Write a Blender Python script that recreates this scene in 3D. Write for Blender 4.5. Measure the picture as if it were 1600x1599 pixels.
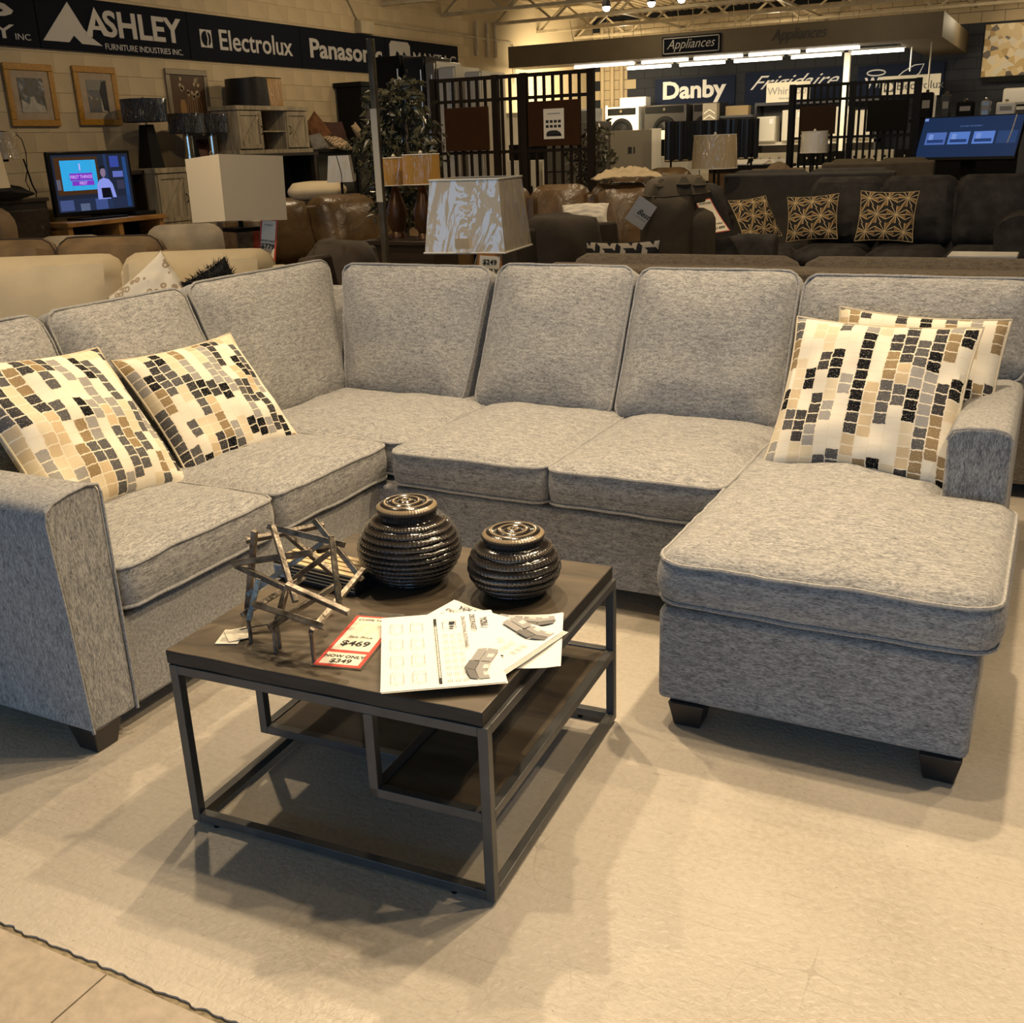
import bpy, bmesh, math, random
from mathutils import Vector, Matrix, Euler, noise
random.seed(7)
PI = math.pi
for o in list(bpy.data.objects): bpy.data.objects.remove(o)
SC = bpy.context.scene
C = SC.collection

# ------------------------------------------------------------------ camera
TH = -0.4813                       # yaw between the camera heading and the shop's own axes
def sfr(v):
    ex, ey = math.cos(TH), math.sin(TH)
    return Vector((v[0]*ex+v[1]*ey, -v[0]*ey+v[1]*ex, v[2]))
PITCH, ROLL, CAMH, FPX = 0.3371, -0.036, 1.4837, 1629.36
_R = Vector((1, 0, 0)); _F = Vector((0, math.cos(PITCH), -math.sin(PITCH))); _U = _R.cross(_F)
R2 = sfr(math.cos(ROLL)*_R+math.sin(ROLL)*_U); U2 = sfr(-math.sin(ROLL)*_R+math.cos(ROLL)*_U); F2 = sfr(_F)
cd = bpy.data.cameras.new('camera'); cam = bpy.data.objects.new('camera', cd); C.objects.link(cam)
cam.matrix_world = Matrix(((R2.x, U2.x, -F2.x, 0), (R2.y, U2.y, -F2.y, 0), (R2.z, U2.z, -F2.z, CAMH), (0, 0, 0, 1)))
cd.sensor_width = 36; cd.sensor_fit = 'HORIZONTAL'; cd.lens = FPX/1600*36; cd.clip_end = 80; cd.clip_start = 0.05
SC.camera = cam

# ------------------------------------------------------------------ world, exposure, large lights
SC.view_settings.view_transform = 'Standard'; SC.view_settings.look = 'None'
SC.view_settings.gamma = 1; SC.view_settings.exposure = 0.0; SC.view_settings.use_curve_mapping = False
W = bpy.data.worlds.new('world'); SC.world = W; W.use_nodes = True
W.node_tree.nodes['Background'].inputs[0].default_value = (0.7, 0.8, 1.0, 1)
W.node_tree.nodes['Background'].inputs[1].default_value = 0.012

def area(name, loc, look, sx, sy, power, col, spread=180):
    l = bpy.data.lights.new(name, 'AREA'); l.shape = 'RECTANGLE'; l.size = sx; l.size_y = sy
    l.energy = power; l.color = col; l.spread = math.radians(spread)
    o = bpy.data.objects.new(name, l); C.objects.link(o); o.location = loc
    o.rotation_euler = (Vector(look)-Vector(loc)).to_track_quat('-Z', 'Y').to_euler(); return o
def spot(name, loc, look, power, col=(1, .77, .49), deg=95, blend=.7, r=.045):
    l = bpy.data.lights.new(name, 'SPOT'); l.energy = power; l.color = col; l.spot_size = math.radians(deg)
    l.spot_blend = blend; l.shadow_soft_size = r
    o = bpy.data.objects.new(name, l); C.objects.link(o); o.location = loc
    o.rotation_euler = (Vector(look)-Vector(loc)).to_track_quat('-Z', 'Y').to_euler(); return o
# daylight through the shop front behind the photographer
area('storefront_daylight', (-1.0, -6.2, 1.8), (-1.6, 3.0, 1.0), 12, 2.7, 215, (.32, .61, 1.0))
# ceiling track spots over the sectional display
for p, q, e in [((-.35, 3.55, 3.45), (-.7, 2.6, 0), 170), ((.9, 4.3, 3.45), (-.1, 2.9, 0), 90),
                ((-2.3, 3.7, 3.45), (-2.2, 2.9, 0), 140), ((-1.45, 2.9, 3.45), (-1.3, 1.5, 0), 105),
                ((.75, 2.75, 3.45), (.35, 1.3, 0), 95), ((-3.0, 2.9, 3.45), (-2.6, 1.7, 0), 100),
                ((-.4, 2.5, 3.45), (-.6, .7, 0), 80), ((-4.6, 3.0, 3.45), (-4.9, 4.2, .5), 190)]:
    spot('track_spot', p, q, e*1.5)
# spots further back, weaker
for p, q, e in [((-5.6, 6.0, 3.45), (-6.2, 7.6, 0), 70), ((-2.6, 7.5, 3.45), (-3.2, 8.8, 0), 70),
                ((-.8, 8.6, 3.45), (-1.2, 10.0, 0), 55), ((-1.6, 5.0, 3.45), (-1.6, 6.2, 0), 40),
                ((-6.9, 8.7, 3.45), (-9.2, 9.6, 1.2), 48), ((-6.6, 12.0, 3.45), (-9.2, 12.6, 1.4), 60),
                ((-4.3, 10.0, 3.45), (-3.9, 8.7, .9), 45), ((-6.9, 9.7, 3.45), (-6.2, 8.4, .9), 45), ((-2.0, 12.0, 3.45), (-2.4, 13.2, .3), 50), ((-5.0, 12.0, 3.4), (-5, 13.5, 1), 40)]:  # the pair behind the leather seats is added for grazing highlights
    spot('track_spot', p, q, e*1.75, deg=125)

# ------------------------------------------------------------------ materials
MATS = {}
def nt(name):
    m = bpy.data.materials.new(name); m.use_nodes = True
    t = m.node_tree; b = t.nodes['Principled BSDF']; return m, t, b
def N(t, typ, **kw):
    n = t.nodes.new(typ)
    for k, v in kw.items(): setattr(n, k, v)
    return n
def L(t, a, b): t.links.new(a, b)
def mat(name, col, rough=.6, metal=0, var=.0, vscale=8, bump=0, bscale=60, emis=None, estr=1, spec=None, coat=0, trans=0, alpha=1):
    if name in MATS: return MATS[name]
    m, t, b = nt(name)
    b.inputs['Base Color'].default_value = (*col, 1); b.inputs['Roughness'].default_value = rough
    b.inputs['Metallic'].default_value = metal
    if spec is not None: b.inputs['Specular IOR Level'].default_value = spec
    if coat: b.inputs['Coat Weight'].default_value = coat; b.inputs['Coat Roughness'].default_value = .12
    if trans: b.inputs['Transmission Weight'].default_value = trans
    if alpha < 1: b.inputs['Alpha'].default_value = alpha
    tc = None
    if var or bump: tc = N(t, 'ShaderNodeTexCoord')
    if var:
        nz = N(t, 'ShaderNodeTexNoise'); nz.inputs['Scale'].default_value = vscale; nz.inputs['Detail'].default_value = 4
        L(t, tc.outputs['Object'], nz.inputs['Vector'])
        mx = N(t, 'ShaderNodeMix', data_type='RGBA'); mr = N(t, 'ShaderNodeMapRange')
        mr.inputs[1].default_value = .3; mr.inputs[2].default_value = .7
        L(t, nz.outputs[0], mr.inputs[0]); L(t, mr.outputs[0], mx.inputs[0])
        mx.inputs[6].default_value = (*[c*(1-var) for c in col], 1); mx.inputs[7].default_value = (*[min(1, c*(1+var)) for c in col], 1)
        L(t, mx.outputs[2], b.inputs['Base Color'])
    if bump:
        nz = N(t, 'ShaderNodeTexNoise'); nz.inputs['Scale'].default_value = bscale; nz.inputs['Detail'].default_value = 3
        L(t, tc.outputs['Object'], nz.inputs['Vector'])
        bp = N(t, 'ShaderNodeBump'); bp.inputs['Strength'].default_value = bump; bp.inputs['Distance'].default_value = .01
        L(t, nz.outputs[0], bp.inputs['Height']); L(t, bp.outputs[0], b.inputs['Normal'])
    if emis is not None:
        b.inputs['Emission Color'].default_value = (*emis, 1); b.inputs['Emission Strength'].default_value = estr
    MATS[name] = m; return m
def ramp(t, stops, const=False):
    r = N(t, 'ShaderNodeValToRGB')
    if const: r.color_ramp.interpolation = 'CONSTANT'
    e = r.color_ramp.elements
    e[0].position, e[0].color = stops[0][0], (*stops[0][1], 1); e[1].position, e[1].color = stops[1][0], (*stops[1][1], 1)
    for p, c in stops[2:]:
        x = e.new(p); x.color = (*c, 1)
    return r
def M_(t, op, a, b=None, c=None):
    n = N(t, 'ShaderNodeMath', operation=op)
    for i, v in enumerate((a, b, c)):
        if v is None: continue
        if isinstance(v, (int, float)): n.inputs[i].default_value = v
        else: L(t, v, n.inputs[i])
    return n.outputs[0]

def fabric(name, dark, mid, light, vert=False):
    """heathered woven upholstery: fine streaks along the piece's own x axis"""
    m, t, b = nt(name); tc = N(t, 'ShaderNodeTexCoord')
    mp = N(t, 'ShaderNodeMapping'); mp.inputs['Scale'].default_value = (95, 520, 520) if not vert else (520, 520, 95)
    L(t, tc.outputs['Object'], mp.inputs[0])
    n1 = N(t, 'ShaderNodeTexNoise'); n1.inputs['Scale'].default_value = 1; n1.inputs['Detail'].default_value = 2; n1.inputs['Roughness'].default_value = .65
    L(t, mp.outputs[0], n1.inputs['Vector'])
    mp2 = N(t, 'ShaderNodeMapping'); mp2.inputs['Scale'].default_value = (30, 110, 110) if not vert else (110, 110, 30)
    L(t, tc.outputs['Object'], mp2.inputs[0])
    n2 = N(t, 'ShaderNodeTexNoise'); n2.inputs['Scale'].default_value = 1; n2.inputs['Detail'].default_value = 4
    L(t, mp2.outputs[0], n2.inputs['Vector'])
    s = M_(t, 'ADD', M_(t, 'MULTIPLY', n1.outputs[0], .68), M_(t, 'MULTIPLY', n2.outputs[0], .32))
    r = ramp(t, [(.34, dark), (.47, mid), (.60, light)]); L(t, s, r.inputs[0])
    L(t, r.outputs[0], b.inputs['Base Color']); b.inputs['Roughness'].default_value = .95
    b.inputs['Specular IOR Level'].default_value = .15; b.inputs['Sheen Weight'].default_value = .15
    bp = N(t, 'ShaderNodeBump'); bp.inputs['Strength'].default_value = .35; bp.inputs['Distance'].default_value = .003
    L(t, n1.outputs[0], bp.inputs['Height']); L(t, bp.outputs[0], b.inputs['Normal'])
    MATS[name] = m; return m
FAB = fabric('heather_grey_fabric', (.105, .105, .11), (.25, .247, .243), (.45, .44, .42))
FABV = fabric('heather_grey_fabric_upright', (.105, .105, .11), (.25, .247, .243), (.45, .44, .42), True)
PIPE = mat('piping_fabric', (.31, .305, .30), .9, var=.3, vscale=150)

def mosaic(name, nc=13, nr=16, seed=0.0):
    m, t, b = nt(name); tc = N(t, 'ShaderNodeTexCoord')
    nz = N(t, 'ShaderNodeTexNoise'); nz.inputs['Scale'].default_value = 45; nz.inputs['Detail'].default_value = 3; L(t, tc.outputs['UV'], nz.inputs['Vector'])
    va = N(t, 'ShaderNodeVectorMath', operation='MULTIPLY_ADD'); va.inputs[1].default_value = (.016,)*3
    L(t, nz.outputs[1], va.inputs[0]); L(t, tc.outputs['UV'], va.inputs[2])
    sp = N(t, 'ShaderNodeSeparateXYZ'); L(t, va.outputs[0], sp.inputs[0])
    u = M_(t, 'MULTIPLY', sp.outputs[0], nc); col = M_(t, 'FLOOR', u); fu = M_(t, 'FRACT', u)
    w1 = N(t, 'ShaderNodeTexWhiteNoise', noise_dimensions='1D'); L(t, M_(t, 'ADD', col, 3.3+seed), w1.inputs['W'])
    v = M_(t, 'ADD', M_(t, 'MULTIPLY', sp.outputs[1], nr), M_(t, 'MULTIPLY', w1.outputs[0], 7.0))
    fv = M_(t, 'FRACT', v)
    grp = M_(t, 'FLOOR', M_(t, 'MULTIPLY', M_(t, 'FLOOR', v), .42))
    cb = N(t, 'ShaderNodeCombineXYZ'); L(t, col, cb.inputs[0]); L(t, grp, cb.inputs[1]); cb.inputs[2].default_value = seed
    w2 = N(t, 'ShaderNodeTexWhiteNoise', noise_dimensions='3D'); L(t, cb.outputs[0], w2.inputs['Vector'])
    cr, wh = (.70, .60, .43), (.80, .74, .62)
    r = ramp(t, [(0, wh), (.16, cr), (.27, (.60, .47, .30)), (.35, wh), (.43, (.30, .215, .115)), (.52, (.33, .315, .30)), (.62, (.10, .098, .10)), (.74, (.045, .043, .046)), (.84, (.006, .006, .008)), (.94, wh)], True)
    L(t, w2.outputs[0], r.inputs[0])
    # grid lines and a brushed, speckled ink edge
    g1 = M_(t, 'LESS_THAN', M_(t, 'MINIMUM', fu, M_(t, 'SUBTRACT', 1.0, fu)), .05)
    g2 = M_(t, 'LESS_THAN', M_(t, 'MINIMUM', fv, M_(t, 'SUBTRACT', 1.0, fv)), .055)
    g = M_(t, 'MAXIMUM', g1, g2)
    n2 = N(t, 'ShaderNodeTexNoise'); n2.inputs['Scale'].default_value = 170; n2.inputs['Detail'].default_value = 3; L(t, tc.outputs['UV'], n2.inputs['Vector'])
    sk = M_(t, 'GREATER_THAN', n2.outputs[0], .64)
    mask = M_(t, 'MAXIMUM', g, M_(t, 'MULTIPLY', sk, .7))
    mx = N(t, 'ShaderNodeMix', data_type='RGBA'); L(t, mask, mx.inputs[0]); L(t, r.outputs[0], mx.inputs[6]); mx.inputs[7].default_value = (.78, .70, .56, 1)
    L(t, mx.outputs[2], b.inputs['Base Color']); b.inputs['Roughness'].default_value = .9; b.inputs['Specular IOR Level'].default_value = .15
    bp = N(t, 'ShaderNodeBump'); bp.inputs['Strength'].default_value = .2; bp.inputs['Distance'].default_value = .002
    L(t, n2.outputs[0], bp.inputs['Height']); L(t, bp.outputs[0], b.inputs['Normal'])
    MATS[name] = m; return m
def star_pattern(name):
    m, t, b = nt(name); tc = N(t, 'ShaderNodeTexCoord'); sp = N(t, 'ShaderNodeSeparateXYZ'); L(t, tc.outputs['UV'], sp.inputs[0])
    v = M_(t, 'MULTIPLY', sp.outputs[1], 3.0); row = M_(t, 'FLOOR', v)
    u = M_(t, 'ADD', M_(t, 'MULTIPLY', sp.outputs[0], 3.0), M_(t, 'MULTIPLY', M_(t, 'MODULO', row, 2.0), .5))
    x = M_(t, 'SUBTRACT', M_(t, 'FRACT', u), .5); y = M_(t, 'SUBTRACT', M_(t, 'FRACT', v), .5)
    a = M_(t, 'ARCTAN2', y, x); k = M_(t, 'MULTIPLY', a, 12/(2*PI)); f = M_(t, 'ABSOLUTE', M_(t, 'SUBTRACT', M_(t, 'FRACT', k), .5))
    r = M_(t, 'SQRT', M_(t, 'ADD', M_(t, 'MULTIPLY', x, x), M_(t, 'MULTIPLY', y, y)))
    ln = M_(t, 'LESS_THAN', M_(t, 'MULTIPLY', M_(t, 'SUBTRACT', .5, f), M_(t, 'ADD', r, .05)), .042)
    ay = M_(t, 'ABSOLUTE', y); hx = M_(t, 'MAXIMUM', M_(t, 'ABSOLUTE', x), M_(t, 'ADD', M_(t, 'MULTIPLY', M_(t, 'ABSOLUTE', x), .5), M_(t, 'MULTIPLY', ay, .95)))
    ed = M_(t, 'LESS_THAN', M_(t, 'ABSOLUTE', M_(t, 'SUBTRACT', hx, .47)), .018)
    par = M_(t, 'MODULO', M_(t, 'ADD', M_(t, 'FLOOR', k), 24), 3.0)
    rp = ramp(t, [(0, (.012, .010, .010)), (.4, (.22, .13, .05)), (.75, (.03, .02, .015))], True); L(t, M_(t, 'DIVIDE', par, 3.0), rp.inputs[0])
    mx = N(t, 'ShaderNodeMix', data_type='RGBA'); L(t, ln, mx.inputs[0]); L(t, rp.outputs[0], mx.inputs[6]); mx.inputs[7].default_value = (.62, .48, .27, 1)
    L(t, mx.outputs[2], b.inputs['Base Color']); b.inputs['Roughness'].default_value = .85
    MATS[name] = m; return m
def spots_pattern(name):
    m, t, b = nt(name); tc = N(t, 'ShaderNodeTexCoord')
    vo = N(t, 'ShaderNodeTexVoronoi'); vo.inputs['Scale'].default_value = 9; L(t, tc.outputs['UV'], vo.inputs['Vector'])
    r = ramp(t, [(0, (.72, .66, .54)), (.20, (.38, .29, .19)), (.42, (.72, .66, .54))], True); L(t, vo.outputs['Distance'], r.inputs[0])
    L(t, r.outputs[0], b.inputs['Base Color']); b.inputs['Roughness'].default_value = .9; MATS[name] = m; return m
def key_pattern(name):
    m, t, b = nt(name); tc = N(t, 'ShaderNodeTexCoord'); sp = N(t, 'ShaderNodeSeparateXYZ'); L(t, tc.outputs['UV'], sp.inputs[0])
    def sq(a, n): return M_(t, 'GREATER_THAN', M_(t, 'FRACT', M_(t, 'MULTIPLY', a, n)), .5)
    a = sq(sp.outputs[0], 7); c = sq(sp.outputs[1], 5); e = sq(M_(t, 'ADD', sp.outputs[0], sp.outputs[1]), 3.5)
    v = M_(t, 'ADD', M_(t, 'MULTIPLY', a, e), M_(t, 'MULTIPLY', c, M_(t, 'SUBTRACT', 1.0, e)))
    mx = N(t, 'ShaderNodeMix', data_type='RGBA'); L(t, v, mx.inputs[0]); mx.inputs[6].default_value = (.02, .018, .02, 1); mx.inputs[7].default_value = (.60, .52, .40, 1)
    L(t, mx.outputs[2], b.inputs['Base Color']); b.inputs['Roughness'].default_value = .9; MATS[name] = m; return m
def zigzag_pattern(name):
    m, t, b = nt(name); tc = N(t, 'ShaderNodeTexCoord'); sp = N(t, 'ShaderNodeSeparateXYZ'); L(t, tc.outputs['UV'], sp.inputs[0])
    z = M_(t, 'ADD', sp.outputs[1], M_(t, 'MULTIPLY', M_(t, 'PINGPONG', M_(t, 'MULTIPLY', sp.outputs[0], 8), 1.0), .1))
    r = ramp(t, [(0, (.60, .50, .35)), (.35, (.03, .02, .02)), (.6, (.42, .26, .12))], True); L(t, M_(t, 'FRACT', M_(t, 'MULTIPLY', z, 6)), r.inputs[0])
    L(t, r.outputs[0], b.inputs['Base Color']); b.inputs['Roughness'].default_value = .9; MATS[name] = m; return m
def wood(name, c1, c2, rough=.5, sc=(2, 30, 30), bump=.1):
    if name in MATS: return MATS[name]
    m, t, b = nt(name); tc = N(t, 'ShaderNodeTexCoord'); mp = N(t, 'ShaderNodeMapping'); mp.inputs['Scale'].default_value = sc
    L(t, tc.outputs['Object'], mp.inputs[0]); nz = N(t, 'ShaderNodeTexNoise'); nz.inputs['Scale'].default_value = 1; nz.inputs['Detail'].default_value = 6
    nz.inputs['Distortion'].default_value = .6; L(t, mp.outputs[0], nz.inputs['Vector'])
    r = ramp(t, [(.3, c1), (.7, c2)]); L(t, nz.outputs[0], r.inputs[0]); L(t, r.outputs[0], b.inputs['Base Color']); b.inputs['Roughness'].default_value = rough
    bp = N(t, 'ShaderNodeBump'); bp.inputs['Strength'].default_value = bump; bp.inputs['Distance'].default_value = .004; L(t, nz.outputs[0], bp.inputs['Height']); L(t, bp.outputs[0], b.inputs['Normal'])
    MATS[name] = m; return m
def leather(name, col):
    m, t, b = nt(name); tc = N(t, 'ShaderNodeTexCoord')
    nz = N(t, 'ShaderNodeTexNoise'); nz.inputs['Scale'].default_value = 5; nz.inputs['Detail'].default_value = 5; L(t, tc.outputs['Object'], nz.inputs['Vector'])
    r = ramp(t, [(.3, tuple(c*.5 for c in col)), (.6, col)]); L(t, nz.outputs[0], r.inputs[0]); L(t, r.outputs[0], b.inputs['Base Color'])
    b.inputs['Roughness'].default_value = .34
    mp = N(t, 'ShaderNodeMapping'); mp.inputs['Scale'].default_value = (5, 5, 2.2); L(t, tc.outputs['Object'], mp.inputs[0])
    n2 = N(t, 'ShaderNodeTexNoise'); n2.inputs['Scale'].default_value = 1.6; n2.inputs['Detail'].default_value = 3; n2.inputs['Distortion'].default_value = 1.2; L(t, mp.outputs[0], n2.inputs['Vector'])
    bp = N(t, 'ShaderNodeBump'); bp.inputs['Strength'].default_value = .4; bp.inputs['Distance'].default_value = .02; L(t, n2.outputs[0], bp.inputs['Height']); L(t, bp.outputs[0], b.inputs['Normal'])
    MATS[name] = m; return m
def wrap_plastic(name, col, rough=.12, strength=.9, sc=(14, 14, 4), cw=1.0):
    """glossy crinkled cellophane over a shade"""
    m, t, b = nt(name); tc = N(t, 'ShaderNodeTexCoord'); b.inputs['Base Color'].default_value = (*col, 1)
    b.inputs['Roughness'].default_value = .5; b.inputs['Coat Weight'].default_value = cw; b.inputs['Specular IOR Level'].default_value = .2; b.inputs['Coat Roughness'].default_value = rough; b.inputs['Coat IOR'].default_value = 1.9
    mp = N(t, 'ShaderNodeMapping'); mp.inputs['Scale'].default_value = sc; L(t, tc.outputs['Object'], mp.inputs[0])
    nz = N(t, 'ShaderNodeTexNoise'); nz.inputs['Scale'].default_value = 1; nz.inputs['Detail'].default_value = 2.5; nz.inputs['Distortion'].default_value = 2.2; L(t, mp.outputs[0], nz.inputs['Vector'])
    bp = N(t, 'ShaderNodeBump'); bp.inputs['Strength'].default_value = strength; bp.inputs['Distance'].default_value = .05
    L(t, nz.outputs[0], bp.inputs['Height']); L(t, bp.outputs[0], b.inputs['Coat Normal']); MATS[name] = m; return m

BLACK = mat('black_paint', (.006, .006, .006), .6, spec=.15)
DGREY = mat('charcoal_paint', (.04, .04, .045), .5)
STEEL = mat('gunmetal', (.10, .10, .098), .42, .55, var=.15, vscale=12)
CHROME = mat('chrome', (.62, .58, .50), .16, 1.0)
WHITE = mat('white_enamel', (.78, .75, .68), .35)
PAPER = mat('paper', (.86, .84, .80), .75)
PAPERW = mat('warm_card', (.80, .74, .60), .7)
INK = mat('black_ink', (.012, .012, .012), .7)
GREYINK = mat('grey_ink', (.33, .32, .31), .8)
MIDINK = mat('mid_grey_ink', (.16, .155, .15), .8)
REDINK = mat('red_print', (.55, .06, .035), .6)
CREAMW = mat('cream_wall_paint', (.47, .375, .235), .75, var=.10, vscale=1.5, bump=.25, bscale=14)

# ------------------------------------------------------------------ builders
class B:
    def __init__(s): s.bm = bmesh.new(); s.mi = 0
    def _f(s, fs):
        for f in fs: f.material_index = s.mi
    def box(s, c, d, rot=None, taper=1.0):
        hx, hy, hz = d[0]/2, d[1]/2, d[2]/2
        vs = []
        for z in (-1, 1):
            k = taper if z < 0 else 1
            for x, y in ((-1, -1), (1, -1), (1, 1), (-1, 1)):
                v = Vector((x*hx*k, y*hy*k, z*hz))
                if rot is not None: v = rot @ v
                vs.append(s.bm.verts.new(v+Vector(c)))
        F = [(3, 2, 1, 0), (4, 5, 6, 7), (0, 1, 5, 4), (1, 2, 6, 5), (2, 3, 7, 6), (3, 0, 4, 7)]
        s._f([s.bm.faces.new([vs[i] for i in f]) for f in F]); return s
    def bx(s, x0, x1, y0, y1, z0, z1): return s.box(((x0+x1)/2, (y0+y1)/2, (z0+z1)/2), (abs(x1-x0), abs(y1-y0), abs(z1-z0)))
    def bar(s, a, b, w, h=None, roll=0):
        a, b = Vector(a), Vector(b); d = b-a; q = d.to_track_quat('X', 'Z').to_matrix() @ Matrix.Rotation(roll, 3, 'X')
        return s.box((a+b)/2, (d.length, w, h or w), q)
    def tube(s, pts, r, n=8, closed=False, caps=True):
        pts = [Vector(p) for p in pts]; rings = []; up = Vector((0, 0, 1)); m = len(pts)
        for i, p in enumerate(pts):
            if closed: d = pts[(i+1) % m]-pts[i-1]
            else: d = pts[min(i+1, m-1)]-pts[max(i-1, 0)]
            if d.length < 1e-9: d = Vector((0, 0, 1))
            d.normalize(); a = d.cross(up)
            if a.length < .05: a = d.cross(Vector((1, 0, 0)))
            a.normalize(); b = a.cross(d); rr = r[i] if isinstance(r, (list, tuple)) else r
            rings.append([s.bm.verts.new(p+a*math.cos(2*PI*k/n)*rr+b*math.sin(2*PI*k/n)*rr) for k in range(n)])
        fs = []
        for i in range(m if closed else m-1):
            A, Bq = rings[i], rings[(i+1) % m]
            for k in range(n): fs.append(s.bm.faces.new((A[k], A[(k+1) % n], Bq[(k+1) % n], Bq[k])))
        if not closed and caps: fs += [s.bm.faces.new(rings[0][::-1]), s.bm.faces.new(rings[-1])]
        s._f(fs); return s
    def lathe(s, prof, n=32, c=(0, 0, 0), fn=None, caps=True):
        rings = []
        for j, (r, z) in enumerate(prof):
            ring = []
            for k in range(n):
                a = 2*PI*k/n; rr = r+(fn(a, z, j) if fn else 0)
                ring.append(s.bm.verts.new((c[0]+rr*math.cos(a), c[1]+rr*math.sin(a), c[2]+z)))
            rings.append(ring)
        fs = []
        for i in range(len(rings)-1):
            for k in range(n): fs.append(s.bm.faces.new((rings[i][k], rings[i][(k+1) % n], rings[i+1][(k+1) % n], rings[i+1][k])))
        if caps: fs += [s.bm.faces.new(rings[0][::-1]), s.bm.faces.new(rings[-1])]
        s._f(fs); return s
    def prism(s, poly, axis, a0, a1):
        """poly: 2-D outline; axis 0: (y,z) swept along x, 1: (x,z) along y, 2: (x,y) along z"""
        def P(p, a): return (a, p[0], p[1]) if axis == 0 else ((p[0], a, p[1]) if axis == 1 else (p[0], p[1], a))
        A = [s.bm.verts.new(P(p, a0)) for p in poly]; Z = [s.bm.verts.new(P(p, a1)) for p in poly]; n = len(poly)
        fs = [s.bm.faces.new(A[::-1]), s.bm.faces.new(Z)]
        for i in range(n): fs.append(s.bm.faces.new((A[i], A[(i+1) % n], Z[(i+1) % n], Z[i])))
        s._f(fs); return s
    def poly(s, pts):
        s._f([s.bm.faces.new([s.bm.verts.new(p) for p in pts])]); return s
    def done(s, name, mats, parent=None, loc=(0, 0, 0), rot=(0, 0, 0), bevel=0, smooth=True, M=None, fix=True, seg=2):
        if fix: bmesh.ops.recalc_face_normals(s.bm, faces=s.bm.faces)
        me = bpy.data.meshes.new(name); s.bm.to_mesh(me); s.bm.free()
        for m in (mats if isinstance(mats, (list, tuple)) else [mats]): me.materials.append(m)
        if smooth:
            me.shade_smooth(); me.set_sharp_from_angle(angle=math.radians(38))
        o = bpy.data.objects.new(name, me); C.objects.link(o)
        if parent is not None: o.parent = parent
        if M is not None: o.matrix_local = M
        else: o.location = loc; o.rotation_euler = rot
        if bevel:
            md = o.modifiers.new('bevel', 'BEVEL'); md.width = bevel; md.segments = seg; md.limit_method = 'ANGLE'; md.angle_limit = math.radians(40)
        return o
def thing(name, label, cat, loc=(0, 0, 0), rz=0, group=None, rot=None):
    o = bpy.data.objects.new(name, None); C.objects.link(o); o.empty_display_size = .1
    o.location = loc; o.rotation_euler = rot if rot else (0, 0, rz); o['label'] = label; o['category'] = cat
    if group: o['group'] = group
    return o
def tag(o, label, cat, group=None):
    o['label'] = label; o['category'] = cat
    if group: o['group'] = group
    return o
def struct(o): o['kind'] = 'structure'; return o
def text_mesh(bm_target, body, size, M, off=0, shear=0, sx=1.0, ext=0.0, mi=0, spacing=1.0, align='CENTER', fit=None):
    """turn lettering into mesh faces inside a builder"""
    cu = bpy.data.curves.new('lettering', 'FONT'); cu.body = body; cu.size = size; cu.offset = off; cu.shear = shear
    cu.extrude = ext; cu.align_x = align; cu.align_y = 'CENTER'; cu.space_character = spacing; cu.resolution_u = 3
    o = bpy.data.objects.new('lettering', cu); C.objects.link(o)
    dg = bpy.context.evaluated_depsgraph_get(); dg.update()
    me = o.evaluated_get(dg).to_mesh()
    cx = cy = 0; sy = 1
    if fit:
        xs_ = [v.co.x for v in me.vertices]; ys_ = [v.co.y for v in me.vertices]
        sx = fit[0]/(max(xs_)-min(xs_)); sy = fit[1]/(max(ys_)-min(ys_)); cx = (max(xs_)+min(xs_))/2; cy = (max(ys_)+min(ys_))/2
    vs = [bm_target.verts.new(M @ Vector(((v.co.x-cx)*sx, (v.co.y-cy)*sy, v.co.z))) for v in me.vertices]
    for p in me.polygons:
        try:
            f = bm_target.faces.new([vs[i] for i in p.vertices]); f.material_index = mi
        except ValueError: pass
    o.evaluated_get(dg).to_mesh_clear(); bpy.data.objects.remove(o); bpy.data.curves.remove(cu)
def frame3(origin, x, y):
    x = Vector(x).normalized(); y = Vector(y); y = (y-x*y.dot(x)).normalized(); z = x.cross(y)
    return Matrix(((x.x, y.x, z.x, origin[0]), (x.y, y.y, z.y, origin[1]), (x.z, y.z, z.z, origin[2]), (0, 0, 0, 1)))
def NZ(p, s, seed): return noise.noise(Vector((p[0]*s+seed*7.1, p[1]*s+seed*3.3, p[2]*s+seed)))

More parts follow.
